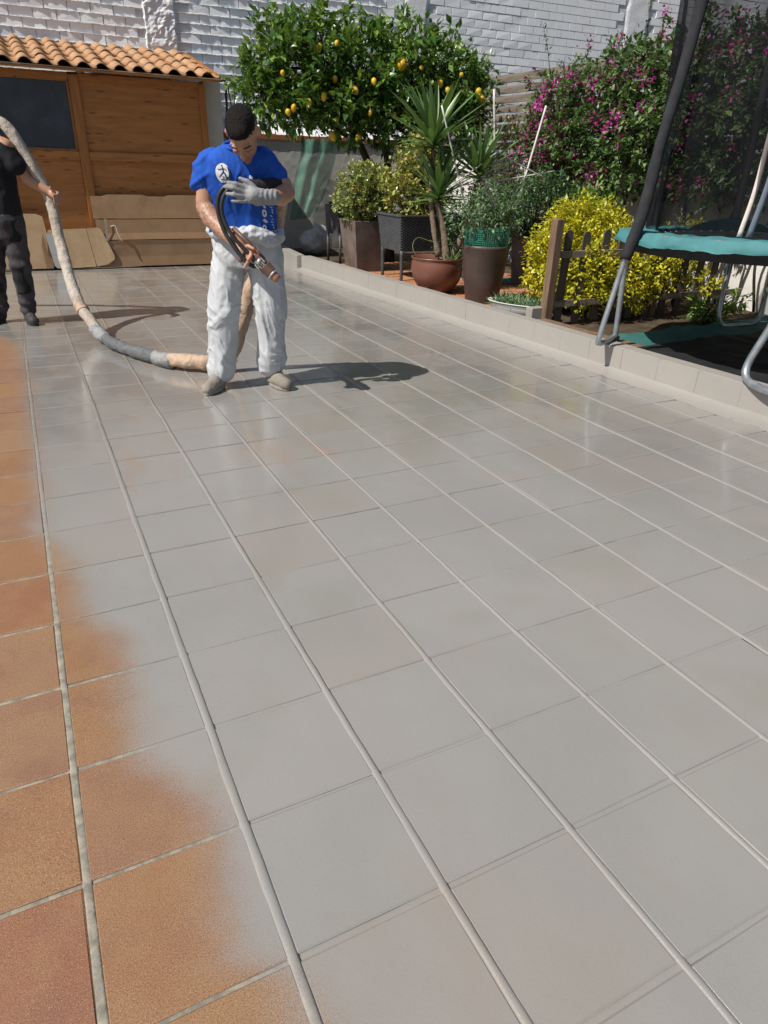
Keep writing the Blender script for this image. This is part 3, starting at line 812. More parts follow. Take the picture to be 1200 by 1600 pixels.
# ================================================================== LEMON TREE
lt = empty('lemon_tree', (5.15, 8.85, 0)); tag(lt, 'lemon tree hung with ripe yellow fruit in front of the brick wall', 'tree')
o_ = np.array([5.15, 8.85, 0])
lob = [((3.62, 8.75, 2.52), (.62, .60, .62)), ((3.25, 8.7, 2.18), (.36, .40, .42)), ((4.10, 8.8, 2.83), (.50, .55, .42)), ((4.62, 8.7, 2.45), (.55, .65, .68)), ((5.30, 8.8, 2.68), (.62, .65, .56)), ((6.02, 8.85, 2.55), (.56, .60, .55)), ((6.42, 8.8, 2.22), (.40, .5, .55)), ((5.85, 8.6, 1.95), (.62, .55, .48)), ((5.05, 8.5, 1.95), (.55, .55, .42)), ((4.25, 8.6, 2.08), (.5, .5, .34)), ((3.75, 8.6, 2.05), (.5, .45, .34)), ((4.35, 8.45, 1.72), (.18, .2, .16))]
lob = [((a[0], a[1], 2.2+(a[2]-2.2)*.86-.02), b) for a, b in lob]
cs, rs = [np.array(a)-o_ for a, b in lob], [b for a, b in lob]
c, out = foliage('crown', lt, cs, rs, 1350, 13, .108, .056, L_LEMON, 3, .42, .14, .3)
mb = MB()
def limb(pts, r0, r1, n=8):
    s = spline([np.array(p)-o_ for p in pts], n); m = len(s)
    s = [q+np.array([nz(q, 5), nz(q, 5, 3), 0])*.018 for q in s]
    mb.tube(s, [r0+(r1-r0)*i/(m-1)+.006*nz(s[i], 12) for i in range(m)], 9)
limb([(5.18, 8.85, .0), (5.16, 8.85, .5), (5.12, 8.85, .95)], .115, .10)
limb([(5.12, 8.85, .9), (4.92, 8.83, 1.25), (4.66, 8.8, 1.62), (4.45, 8.75, 1.95), (4.1, 8.7, 2.4), (3.8, 8.7, 2.7)], .068, .02)
limb([(4.66, 8.8, 1.62), (4.2, 8.7, 1.82), (3.6, 8.65, 2.0), (3.25, 8.65, 2.15)], .040, .012)
limb([(5.12, 8.85, .9), (5.14, 8.85, 1.3), (5.10, 8.85, 1.7), (5.0, 8.8, 2.2), (4.8, 8.8, 2.7)], .075, .02)
limb([(5.14, 8.85, .95), (5.38, 8.82, 1.28), (5.48, 8.8, 1.7), (5.5, 8.8, 2.2), (5.4, 8.8, 2.8)], .080, .02)
limb([(5.40, 8.82, 1.3), (5.75, 8.8, 1.52), (6.1, 8.8, 1.9), (6.35, 8.8, 2.3)], .055, .012)
limb([(5.48, 8.8, 1.7), (5.8, 8.7, 2.05), (6.0, 8.7, 2.5)], .045, .012)
limb([(4.45, 8.75, 1.95), (4.6, 8.7, 2.3), (4.6, 8.65, 2.7)], .035, .01)
r = np.random.default_rng(4)
for k in r.choice(len(c), 300, replace=False):
    p = c[k]; q = cs[int(np.argmin([np.linalg.norm(p-x) for x in cs]))]
    mid = (p+q)/2+r.normal(0, .05, 3)
    mb.tube([q, mid, p], [.011, .008, .003], 5)
build(mb, 'trunk', M_BARK, lt, smooth=True)
for k, (x, z) in enumerate([(4.9, 3.12), (5.28, 3.08), (4.2, 3.05), (2.85, 2.28), (5.7, 2.95)]):      # long young shoots
    base = np.array([x, 8.8, z-.28])-o_
    if k == 3: base = np.array([3.05, 8.7, 2.22])-o_
    tip = np.array([x, 8.75, z])-o_
    t_ = np.linspace(0, 1, 14)[:, None]; P = base+(tip-base)*t_+r.normal(0, .01, (14, 3))
    D = r.normal(0, .8, (14, 3))+np.array([0, 0, .6])
    tag(link('young_shoot', leaves_mesh('young_shoot', P, D, np.full(14, .06), np.full(14, .03), rnd=np.full(14, .85), seed=k), L_LEMON, lt), kind='stuff')
t = NT('lemon peel')
cc = t.mix(t.n('ShaderNodeObjectInfo').outputs['Random'], (.52, .30, .012), (.62, .40, .025))
cc = t.mix(t.ramp(t.noise(14, 3), .5, .75, 0, .35), cc, (.42, .36, .03))
M_LEMON = t.done(cc, .38, t.bump(t.noise(160, 3), .35, .002), .45)
prof = [(.001, -.058), (.010, -.054), (.016, -.046), (.030, -.034), (.040, -.012), (.041, .008), (.034, .030), (.018, .044), (.007, .050), (.001, .051)]
lm = MB().lathe(prof, 14).mesh('lemon'); lm.materials.append(M_LEMON); lm.polygons.foreach_set('use_smooth', [True]*len(lm.polygons))
def at_y(u, v, y):
    d = RC.T @ np.array([(u-600)/FPX, (v-800)/FPX, 1]); return CAM+d*(y-CAM[1])/d[1]
LEM = [(3.83, 2.64, 1.15), (4.02, 2.69, .85), (4.05, 2.33, 1.0), (3.85, 2.12, 1.2), (3.65, 2.05, 1.15), (3.47, 1.98, 1.1), (4.99, 2.55, 1.9), (4.55, 2.33, 1.1), (4.28, 2.21, 1.3), (5.25, 2.53, .8), (5.56, 2.38, 1.2), (5.67, 2.30, 1.2), (6.17, 2.32, 1.35), (6.21, 2.24, 1.2), (3.31, 2.33, .85), (4.01, 1.70, 1.5), (4.34, 1.68, 1.25), (4.87, 1.97, 1.0), (4.49, 1.97, .9), (6.12, 1.72, 1.1), (6.17, 1.65, 1.2), (6.33, 1.79, 1.0), (4.08, 2.20, 1.1), (4.07, 1.88, .8), (3.40, 1.93, 1.1), (5.05, 2.08, .8), (5.9, 2.5, .9)]
for k, (x, z, s) in enumerate(LEM):
    rr = random.Random(k)
    o = link('lemon', lm, None, lt, (x-o_[0], 8.17+rr.uniform(-.08, .08)-o_[1], z), (rr.uniform(-.5, .5), rr.uniform(-.5, .5), rr.uniform(0, 6)))
    s *= .78; o.scale = (s, s, s*rr.uniform(.95, 1.15))

# ================================================================== BOUGAINVILLEA
bv = empty('bougainvillea', (6.95, 6.0, 0)); tag(bv, 'bougainvillea with magenta bracts spilling over the slatted screen', 'shrub')
o_ = np.array([6.95, 6.0, 0])
lob = []
for k in range(22):
    rr = random.Random(k+5); y = 7.5-k*.25
    top = 2.35+.28*math.sin(min(1, k/8)*1.5)+rr.uniform(-.05, .12)
    lob += [((6.85+rr.uniform(-.1, .1), y, top-.25), (.40, .30, .34)), ((6.78+rr.uniform(-.1, .1), y, top-.75), (.42, .32, .36)), ((6.85+rr.uniform(-.1, .1), y-.1, top-1.2+.1*math.sin(k)), (.34, .30, .30))]
lob += [((6.95, 7.75, 2.05), (.25, .2, .35)), ((6.9, 7.6, 1.5), (.25, .2, .3))]
cs, rs = [np.array(a)-o_ for a, b in lob], [b for a, b in lob]
c, out = foliage('crown', bv, cs, rs, 3300, 12, .070, .040, L_BOUG, 21, .35, .12, .2, .2)
r = np.random.default_rng(8)
# flower sprays: each a handful of papery bracts, gathered on the sunny outside
fl = c[(c[:, 0] < .02) | (c[:, 2] > 2.35)]
hot = r.choice(len(fl), 250, replace=False); grp = fl[hot]
side_ = fl[(fl[:, 1] > .9)]
grp = np.concatenate([grp, side_[r.choice(len(side_), min(60, len(side_)), replace=False)]])
k = np.repeat(np.arange(len(grp)), 16)
P = grp[k]+r.normal(0, .046, (len(k), 3))+np.array([-.09, -.05, .04]); D = r.normal(0, 1, (len(k), 3))
me = leaves_mesh('flower_sprays', P, D, .042*(.7+.6*r.random(len(k))), .038*(.7+.6*r.random(len(k))), .3, .1, None, 9)
tag(link('flower_sprays', me, L_PETAL, bv), kind='stuff')
mb = MB(); PT, DT, PF, DF = [], [], [], []
for k in range(26):
    rr = random.Random(k+300); y = rr.uniform(3.2, 7.7); z0 = 2.45
    a = np.array([6.9, y, z0])-o_; b = a+np.array([rr.uniform(-.25, .1), rr.uniform(-.25, .25), rr.uniform(.2, .48)])
    if k < 3: b = a+np.array([-.15, -.1+.1*k, .62])
    m = (a+b)/2+np.array([0, 0, .06]); s = spline([a, m, b], 7); mb.tube(s, [.006-.004*i/(len(s)-1) for i in range(len(s))], 5)
    for q in s[5:]:
        for _ in range(2): PT.append(q+r.normal(0, .015, 3)); DT.append(r.normal(0, .8, 3))
    for _ in range(16 if k % 2 else 0): PF.append(s[-1]+r.normal(0, .035, 3)); DF.append(r.normal(0, 1, 3))
for k in range(9):
    rr = random.Random(k+40); y = 3.3+k*.5
    mb.tube(spline([(7.05-o_[0], y-o_[1], .08), (7.0-o_[0], y+.1-o_[1], .7), (6.95-o_[0]+rr.uniform(-.1, .1), y+rr.uniform(-.2, .2)-o_[1], 1.6), (6.9-o_[0], y-o_[1], 2.2)], 6), .016, 6)
build(mb, 'stems', M_BARK, bv, smooth=True)
tag(link('shoot_leaves', leaves_mesh('shoot_leaves', np.array(PT), np.array(DT), np.full(len(PT), .05), np.full(len(PT), .026), seed=3), L_BOUG, bv), kind='stuff')
tag(link('shoot_flowers', leaves_mesh('shoot_flowers', np.array(PF), np.array(DF), np.full(len(PF), .034), np.full(len(PF), .03), seed=4), L_PETAL, bv), kind='stuff')

# ================================================================== POTS AND PLANTS
basic('dark brown pot', (.075, .050, .042), (.055, .036, .030), 5, .48, 60, .15, .003, .4)
basic('dusty brown pot', (.10, .070, .058), (.17, .135, .115), 4, .6, 60, .25, .003, .35)
basic('glazed red bowl', (.19, .075, .050), (.13, .055, .038), 3, .34, 40, .2, .003, .5, stain=(.30, .23, .19))
def pot(name, c, prof, mat, sq=None, rz=0.0, soil=.88, n=32):
    t_ = empty(name, c)
    h = prof[-1][1]; ri = prof[-1][0]-.018
    pr = [(.001, .004)]+prof+[(ri, h), (ri*.97, h-.10), (.001, h-.10)]
    b = build(MB().lathe(pr[:-2]+[(ri*.95, h-.09)], n, sq=sq, rotz=rz), 'body', mat, t_, smooth=(sq is None), bevel=.004 if sq else 0)
    build(MB().lathe([(ri*.965, h-.05), (ri*.5, h-.045), (.001, h-.04)], n, sq=sq, rotz=rz), 'soil', MATS['soil'], t_)
    return t_
# tall square pot with the round jade plant
def sqpot(name, c, b, tp_, h, mat, label, cat='plant pot', rz=0):
    t_ = empty(name, c, rz)
    mb = MB(); th = .018
    def ring(hw, z): return [(-hw, -hw, z), (hw, -hw, z), (hw, hw, z), (-hw, hw, z)]
    vs = ring(b, 0)+ring(tp_, h)+ring(tp_-th, h)+ring(tp_-th-.02, h-.09)
    fs = [(3, 2, 1, 0)]
    for l in range(3):
        for k in range(4): k2 = (k+1) % 4; fs.append((l*4+k, l*4+k2, l*4+4+k2, l*4+4+k))
    mb.add(vs, fs); build(mb, 'body', mat, t_, bevel=.008)
    build(MB().grid(lambda u, v: ((u-.5)*2*(tp_-.03), (v-.5)*2*(tp_-.03), h-.06), 1, 1), 'soil', MATS['soil'], t_)
    tag(t_, label, cat); return t_
sp_ = sqpot('square_pot', (4.31, 7.86, GZ), .19, .262, .66, MATS['dusty brown pot'], 'tall tapered dark brown square pot with one dusty face')
jd = empty('jade_plant', (4.31, 7.86, GZ+.60)); tag(jd, 'round clipped jade plant growing in the tall square pot', 'plant')
c, out = foliage('leaves', jd, [(0, 0, .40), (-.12, -.02, .28), (.14, .02, .30), (.02, -.1, .52)], [(.40, .40, .34), (.30, .3, .24), (.30, .3, .24), (.25, .25, .22)], 900, 12, .038, .028, L_JADE, 31, .72, .05, .5, .1, .05)
mb = MB()
for k in range(26):
    p = c[k*7 % len(c)]; mb.tube(spline([(0, 0, -.05), p*.4+np.array([0, 0, .05]), p*.95], 5), [.022-.0016*i for i in range(11)], 6)
build(mb, 'stems', M_STEM, jd, smooth=True)
# rattan raised planter
def rattan_mat():
    t = NT('charcoal rattan strand')
    c = t.mix(t.ramp(t.noise(12, 4), .35, .7), (.075, .078, .085), (.05, .052, .058))
    return t.done(c, .5, t.bump(t.noise(140, 3), .2, .002), .4)
M_RAT = rattan_mat()
rp = empty('rattan_planter', (4.33, 6.80, GZ)); tag(rp, 'charcoal woven rattan raised planter box on four legs', 'planter')
def wpt(u, w_, h, face):   # tapered box walls; face 0 = left (-x), 1 = front (-y)
    z = .36+.40*h; f = .045*(1-h)
    if face == 0: return (-.035+f*.8, -.02+f+(.64-2*f)*u, z)
    return (-.035+f*.8+(1.02-2*f)*u, -.02+f, z)
mb = MB()
mb.add([(.01, .03, .36), (.97, .03, .36), (.97, .58, .36), (.01, .58, .36), (-.03, -.012, .76), (.98, -.012, .76), (.98, .612, .76), (-.03, .612, .76)], [(0, 1, 5, 4), (1, 2, 6, 5), (2, 3, 7, 6), (3, 0, 4, 7), (3, 2, 1, 0)])
build(mb, 'inner_box', MATS['black plastic'], rp)
for face, nm in ((0, 'woven_side'), (1, 'woven_front')):
    mb = MB(); rows = 26; cols = 20 if face == 0 else 32
    for r_ in range(rows):
        h = (r_+.5)/rows; prev = None
        for s in range(cols*4+1):
            u = s/(cols*4); p = np.array(wpt(u, 0, h, face)); bulge = .0075*math.sin(u*cols*math.pi+(math.pi if r_ % 2 else 0))+.004
            nrm = np.array((-1, 0, 0)) if face == 0 else np.array((0, -1, 0))
            q = p+nrm*bulge; hz = .0072
            b = len(mb.v); mb.v += [tuple(q+np.array((0, 0, -hz))-nrm*.004), tuple(q+nrm*.003), tuple(q+np.array((0, 0, hz))-nrm*.004)]
            if prev is not None: mb.f += [(prev, b, b+1, prev+1), (prev+1, b+1, b+2, prev+2)]
            prev = b
    build(mb, nm, M_RAT, rp, smooth=True)
mb = MB(); zt = .772
mb.box((.475, -.024, zt), (1.05, .026, .022)).box((.475, .625, zt), (1.05, .026, .022)).box((-.043, .30, zt), (.026, .623, .022)).box((.993, .30, zt), (.026, .623, .022))
build(mb, 'rim', M_RAT, rp, bevel=.004)
for (x, y) in ((.02, .03), (.02, .56), (.95, .03), (.95, .56)):
    build(MB().tube(spline([(x, y, 0), (x, y, .18), (x-.004, y, .37)], 4), [.021, .021, .021, .022, .023, .024, .024, .025, .026], 10), 'leg', M_RAT, rp, smooth=True)
build(MB().tube(spline([(.02, .05, .33), (.02, .10, .37), (.02, .30, .385), (.02, .48, .37), (.02, .54, .33)], 4), .014, 8), 'brace', M_RAT, rp, smooth=True)
jr = empty('red_tipped_jade', (4.62, 7.15, GZ+.72)); tag(jr, 'yellow green jade bush with red tips growing in the rattan planter', 'plant')
c, out = foliage('leaves', jr, [(.0, 0, .28), (.28, .05, .35), (-.1, .05, .42), (.12, .1, .62), (.35, .1, .2)], [(.32, .28, .28), (.30, .28, .32), (.26, .25, .26), (.26, .25, .30), (.25, .25, .22)], 760, 11, .046, .030, L_JADER, 33, .6, .07, .5, .1, .05)
mb = MB()
for k in range(22):
    p = c[k*9 % len(c)]; mb.tube(spline([(.1, 0, -.12), p*.4, p*.95], 5), [.018-.0012*i for i in range(11)], 6)
build(mb, 'stems', M_STEM, jr, smooth=True)
ch = empty('rattan_chair', (4.50, 8.62, GZ)); tag(ch, 'charcoal woven rattan chair half hidden behind the square pot', 'chair')
mb = MB()
for r_ in range(24):
    z = .40+r_*.0165; prev = None
    for s in range(49):
        u = s/48; b = len(mb.v); q = np.array((-.24-.02*(r_/24)+.006*math.sin(u*12*math.pi+(math.pi if r_ % 2 else 0)), -.02+.50*u, z))
        mb.v += [tuple(q+np.array((.003, 0, -.0075))), tuple(q+np.array((-.003, 0, 0))), tuple(q+np.array((.003, 0, .0075)))]
        if prev is not None: mb.f += [(prev, prev+1, b+1, b), (prev+1, prev+2, b+2, b+1)]
        prev = b
build(mb, 'woven_side', M_RAT, ch, smooth=True)
build(MB().box((0, .23, .42), (.44, .48, .06)), 'seat', M_RAT, ch, bevel=.01)
build(MB().box((.02, .47, .62), (.44, .05, .40)), 'backrest', M_RAT, ch, bevel=.015)
for (x, y) in ((-.22, 0), (-.22, .46), (.22, 0), (.22, .46)):
    build(MB().tube([(x, y, 0), (x, y, .42)], [.018, .022], 10), 'leg', M_RAT, ch, smooth=True)

# yucca in the glazed bowl
bowl = pot('glazed_bowl', (4.36, 5.98, GZ), [(.15, .0), (.20, .05), (.268, .15), (.300, .27), (.296, .345), (.285, .375), (.300, .385), (.305, .40)], MATS['glazed red bowl'])
tag(bowl, 'wide rounded reddish brown glazed bowl holding the yucca', 'plant pot')
yu = empty('yucca', (4.38, 6.0, GZ+.34)); tag(yu, 'three headed yucca with sword leaves on bare stems', 'plant')
t = NT('yucca leaf')
c = t.mix(t.n('ShaderNodeObjectInfo').outputs['Random'], (.07, .15, .04), (.13, .235, .07))
c = t.mix(t.ramp(t.noise(3, 4, .6, t.scalevec(t.obj, (30, 30, 2))), .4, .7, 0, .5), c, (.14, .21, .07))
p = t.n('ShaderNodeBsdfPrincipled', {'Base Color': c, 'Roughness': .36, 'Specular IOR Level': .5}); tr = t.n('ShaderNodeBsdfTranslucent', {'Color': (.16, .26, .05, 1)})
mx = t.n('ShaderNodeMixShader', {0: .2}); t.t.links.new(p.outputs[0], mx.inputs[1]); t.t.links.new(tr.outputs[0], mx.inputs[2]); t.t.links.new(mx.outputs[0], t.out.inputs[0]); M_YUC = t.m
def sword(bend, wid, seed):
    mb = MB(); n = 8
    for i in range(n+1):
        u = i/n; w_ = wid*(.55+.9*u if u < .4 else .91*(1-((u-.4)/.6)**1.7)+.004)*.5
        z = -bend*u*u; y = u*(1-bend*.15*u)
        mb.v += [(-w_, y, z+w_*.35), (0, y, z), (w_, y, z+w_*.35)]
    for i in range(n):
        q = i*3; mb.f += [(q, q+1, q+4, q+3), (q+1, q+2, q+5, q+4)]
    me = mb.mesh('leaf'); me.materials.append(M_YUC); me.polygons.foreach_set('use_smooth', [True]*len(me.polygons)); return me
swords = [sword(b, w_, k) for k, (b, w_) in enumerate(((.02, .105), (.10, .10), (.18, .105), (.30, .10), (.05, .09)))]
def ylead(parent, c, n, L, seed, lean=(0, 0)):
    rr = random.Random(seed)
    for k in range(n):
        u = k/n; az = k*2.399+rr.uniform(-.2, .2); el = math.radians(84-82*u**.75+rr.uniform(-8, 8))
        o = link('leaf', swords[rr.choice((0, 1, 4)) if u < .6 else rr.choice((1, 2, 3))], None, parent, (c[0], c[1], c[2]+.10*(1-u)), (0, 0, 0))
        o.rotation_mode = 'XYZ'; o.rotation_euler = (el, rr.uniform(-.4, .4), az-math.pi/2)
        s = L*(.75+.35*math.sin(math.pi*min(1, u*1.1+.15)))*rr.uniform(.85, 1.1); o.scale = (s*1.15, s, s)
hA, hB, hC = np.array((-.03, .03, .62)), np.array((-.10, .07, 1.14)), np.array((.36, -.14, .86))
mb = MB()
def trunkpts(p0, p1, bulge):
    return spline([p0, (np.array(p0)+np.array(p1))/2+np.array(bulge), p1], 8)
def ytrunk(p0, p1, b, r0, r1):
    s = trunkpts(p0, p1, b); m = len(s); mb.tube(s, [r0+(r1-r0)*i/(m-1)+.003*math.sin(i*2.1) for i in range(m)], 12)
ytrunk((.10, -.04, -.02), hA, (.02, 0, 0), .048, .032); ytrunk((.02, .03, .05), hB, (-.03, .05, 0), .036, .026); ytrunk((.13, -.03, -.02), hC, (.06, 0, 0), .042, .030)
build(mb, 'stem', M_STEM, yu, smooth=True)
ylead(yu, hA, 58, .56, 1); ylead(yu, hB, 66, .60, 2); ylead(yu, hC, 50, .54, 3)
su = empty('small_succulent', (4.45, 5.80, GZ+.345)); tag(su, 'small spiky green rosette growing at the rim of the bowl', 'plant')
for k in range(16):
    o = link('leaf', swords[k % 3], None, su, (0, 0, 0), (math.radians(70-50*(k/16)), 0, k*2.399)); o.scale = (.19, .19, .19)
hb = empty('bowl_herbs', (4.58, 6.02, GZ+.34)); tag(hb, 'leafy grey green herbs growing in the bowl beside the yucca', 'plant')
foliage('leaves', hb, [(0, 0, .16), (-.05, .1, .12)], [(.16, .16, .20), (.14, .14, .15)], 90, 9, .034, .016, L_BUSH, 41, .3, .07, .7)
mb = MB()
for k in range(14): mb.tube([(.02*math.cos(k), .02*math.sin(k), -.02), (.06*math.cos(k*2.4), .06*math.sin(k*2.4), .12), (.11*math.cos(k*2.4), .11*math.sin(k*2.4), .26)], [.004, .003, .002], 5)
build(mb, 'stems', M_STEM, hb)
vine = build(MB().tube(spline([(4.62, 6.55, .38), (4.44, 6.35, .36), (4.28, 6.35, .44), (4.26, 6.4, .55), (4.36, 6.45, .62), (4.52, 6.4, .58), (4.60, 6.4, .62)], 7), .005, 5), 'vine_tendril', basic('green stem', (.10, .14, .05), (.14, .15, .06), 20, .6), smooth=True)
tag(vine, 'thin looping vine tendril in front of the rattan planter', 'vine')

# round brown pot with mesh and bushy plant
rp2 = pot('round_brown_pot', (4.50, 5.24, GZ), [(.165, 0), (.175, .02), (.215, .30), (.248, .56), (.256, .575), (.257, .60)], MATS['dark brown pot'])
tag(rp2, 'tall round dark brown pot wrapped with green wire mesh above', 'plant pot')
MB_ = MB(); nst = 64
for k in range(nst):
    a = 2*math.pi*k/nst; MB_.box((.228*math.cos(a), .228*math.sin(a), .655), (.004, .004, .21), Matrix.Rotation(a, 3, 'Z'))
for z in np.arange(.56, .77, .019):
    MB_.tube([(.228*math.cos(a), .228*math.sin(a), z) for a in np.linspace(0, 2*math.pi, 40)], .0022, 4, False)
build(MB_, 'wire_mesh', basic('green mesh plastic', (.02, .20, .14), (.015, .16, .11), 8, .5), rp2)
bs = empty('bushy_plant', (4.50, 5.24, GZ+.55)); tag(bs, 'bushy grey green plant spilling out of the round brown pot', 'plant')
c, out = foliage('leaves', bs, [(0, 0, .24), (-.22, .05, .30), (.16, -.05, .32), (.34, .0, .42), (-.32, .1, .36), (.05, .05, .42)], [(.24, .22, .24), (.20, .2, .18), (.22, .2, .2), (.18, .18, .15), (.13, .14, .13), (.2, .2, .2)], 330, 10, .036, .018, L_BUSH, 43, .35, .08, .5)
mb = MB()
for k in range(30): p = c[k*5 % len(c)]; mb.tube([(0, 0, -.03), p*.5+np.array((0, 0, .05)), p], [.007, .005, .002], 5)
build(mb, 'stems', M_STEM, bs)
# square brown pot behind, with dark shrub
sp2 = sqpot('square_pot', (5.78, 6.12, GZ), .14, .18, .60, MATS['dusty brown pot'], 'brown square pot standing behind between the round pot and yellow bush')
fs_ = empty('dark_shrub', (5.78, 6.12, GZ+.52)); tag(fs_, 'dark glossy leaved shrub in the rear square pot', 'shrub')
c, out = foliage('leaves', fs_, [(0, 0, .38), (-.30, 0, .40), (.34, -.1, .42), (.1, 0, .62), (-.15, .1, .20), (.5, -.1, .36)], [(.30, .28, .26), (.26, .25, .24), (.28, .25, .22), (.26, .25, .20), (.25, .2, .2), (.2, .2, .16)], 480, 10, .046, .023, L_FIC, 47, .4, .09, .4)
mb = MB()
for k in range(30): p = c[k*7 % len(c)]; mb.tube([(0, 0, -.03), p*.5+np.array((0, 0, .05)), p], [.011, .007, .002], 5)
build(mb, 'stems', M_BARK, fs_)
# terracotta pot, white trough
tp_ = pot('terracotta_pot', (5.10, 4.86, GZ), [(.115, 0), (.155, .19), (.158, .195), (.180, .20), (.186, .25), (.188, .255)], MATS['terracotta'])
tag(tp_, 'small orange terracotta pot half hidden behind the fence post', 'plant pot')
wtr = empty('white_trough', (4.47, 4.50, GZ), math.radians(118)); tag(wtr, 'low oval white trough of grassy plants by the kerb', 'planter')
basic('white plastic', (.62, .62, .59), (.55, .55, .52), 5, .45)
mbt = MB().lathe([(.001, .0), (.15, .0), (.19, .09), (.20, .13), (.208, .135), (.205, .142), (.188, .138), (.17, .08), (.001, .075)], 36)
mbt.v = [(x*1.75, y*.95, z) for x, y, z in mbt.v]
build(mbt, 'body', MATS['white plastic'], wtr, smooth=True)
r = np.random.default_rng(77); n = 620
P = np.stack([r.uniform(-.30, .30, n), r.uniform(-.14, .14, n), np.full(n, .09)], 1); P = P[(P[:, 0]/.31)**2+(P[:, 1]/.16)**2 < 1]
D = r.normal(0, .45, P.shape)+np.array([0, 0, .9])
tag(link('grass_tufts', leaves_mesh('grass_tufts', P, D, .12*(.6+.7*r.random(len(P))), np.full(len(P), .008), .2, .25, None, 6), L_BUSH, wtr), kind='stuff')
blk = build(MB().box((0, 0, .055), (.18, .09, .11)), 'grey_block', M_KERB, None, (4.36, 4.12, KH-.06), (0, 0, .06), bevel=.006)
tag(blk, 'small grey coated block at the foot of the fence post', 'block')
basic('blue plastic', (.10, .22, .42), (.08, .18, .36), 6, .4)
for k, (x, y, z, lab) in enumerate(((6.95, 7.72, 1.24, 'blue pot on the side wall nearest the white cane'), (6.92, 7.35, 1.26, 'blue pot on the side wall tucked under the bougainvillea'), (6.9, 7.95, 1.0, 'blue pot hanging lowest on the side wall among the climber'))):
    q = pot('blue_pot', (x, y, z), [(.07, 0), (.085, .12), (.095, .125), (.097, .16)], MATS['blue plastic'], n=18); tag(q, lab, 'plant pot', 'blue wall pots')
shf = empty('white_shelf', (7.06, 7.55, 1.0)); tag(shf, 'white wall shelf frame half hidden by the climber', 'shelf')
build(MB().box((0, 0, .62), (.20, .55, .03)), 'board', MATS['white plastic'], shf, bevel=.004)
build(MB().box((0, -.26, .30), (.20, .03, .60)), 'side_panel', MATS['white plastic'], shf, bevel=.004)
build(MB().box((0, .26, .30), (.20, .03, .60)), 'side_panel', MATS['white plastic'], shf, bevel=.004)
cl = empty('climber', (6.75, 7.9, GZ)); tag(cl, 'straggly brownish climber between the lemon tree and the bougainvillea', 'plant')
c, out = foliage('leaves', cl, [(0, 0, 1.7), (-.1, .1, 1.3), (0, -.1, .95), (-.1, 0, .55), (-.5, .3, .9), (-.9, .5, .7)], [(.25, .3, .3), (.25, .3, .3), (.28, .3, .3), (.35, .35, .3), (.4, .3, .3), (.45, .3, .35)], 300, 8, .062, .036, L_DRY, 51, .3, .12, .2)
mb = MB()
for k in range(20): p = c[k*9 % len(c)]; mb.tube(spline([(-.1, .1, 0), (p[0]*.5, p[1]*.5, p[2]*.5), p], 5), .006, 5)
build(mb, 'stems', M_BARK, cl)
# white canes
basic('white cane', (.66, .65, .60), (.56, .55, .50), 12, .5)
CANES = [((4.19, 5.80, 1.93), (4.64, 5.78, .80), .0085, 'white cane leaning diagonally in front of the yucca heads'),
         ((4.81, 5.80, 2.11), (5.02, 5.80, .62), .0105, 'tall upright white cane standing right of the yucca'),
         ((5.51, 5.80, 2.00), (5.24, 5.80, .95), .0115, 'thick white cane leaning beside the bougainvillea'),
         ((4.31, 5.76, 1.19), (4.91, 5.76, 1.545), .007, 'thin white cane rising to the right across the yucca'),
         ((4.37, 5.84, 1.19), (5.77, 5.84, 1.37), .008, 'long nearly level white cane between the upright canes'),
         ((4.76, 5.77, 1.60), (5.58, 5.77, 1.30), .007, 'thin white cane falling to the right between the upright canes')]
for a, b, r_, lab in CANES:
    a, b = np.array(a), np.array(b); m = (a+b)/2+np.array([0, 0, -.012])
    tag(build(MB().tube(spline([a, m, b], 6), r_, 8), 'garden_cane', MATS['white cane'], smooth=True), lab, 'cane', 'white garden canes')

# golden euonymus
def bush(name, loc, cen, rad, ncl, per, L, W, mat, seed, label, cat='shrub', shell=.6, spread=.09, up=.5):
    t_ = empty(name, loc); tag(t_, label, cat)
    c, out = foliage('leaves', t_, cen, rad, ncl, per, L, W, mat, seed, shell, spread, up)
    mb = MB(); cen = np.array(cen)
    for k in range(40):
        p = c[k*11 % len(c)]; mb.tube(spline([(nz(p, 1)*.06, 0, 0), p*np.array((.45, .45, .5)), p], 4), [.010, .010, .009, .008, .007, .006, .005, .004, .003][:9], 5)
    build(mb, 'stems', M_BARK, t_); return t_
bush('golden_euonymus', (5.20, 4.62, GZ), [(0, .05, .55), (-.25, 0, .52), (.22, .0, .60), (-.05, 0, .82), (.35, .05, .72), (-.38, .0, .45), (.0, -.28, .40), (.05, -.35, .62), (-.1, -.4, .25), (.55, -.1, .5), (.45, -.45, .42), (.3, -.5, .28), (-.30, -.60, .42), (.12, -.62, .38), (.52, -.60, .45), (.82, -.35, .40)], [(.34, .3, .42), (.30, .28, .40), (.30, .28, .40), (.30, .25, .24), (.25, .25, .25), (.18, .22, .32), (.3, .22, .3), (.25, .18, .22), (.22, .2, .2), (.22, .2, .3), (.22, .16, .26), (.24, .16, .2), (.17, .10, .26), (.20, .10, .24), (.20, .10, .26), (.2, .18, .26)], 2300, 12, .042, .023, L_EUON, 61, 'bright golden leaved shrub pushing through the picket fence', shell=.65)
bush('golden_euonymus', (6.55, 4.45, GZ), [(0, 0, .42), (.1, 0, .65), (-.15, 0, .55), (0, -.25, .3)], [(.24, .22, .34), (.2, .2, .2), (.2, .2, .3), (.2, .2, .2)], 260, 10, .046, .026, L_EUON, 63, 'smaller golden shrub seen beneath the trampoline')
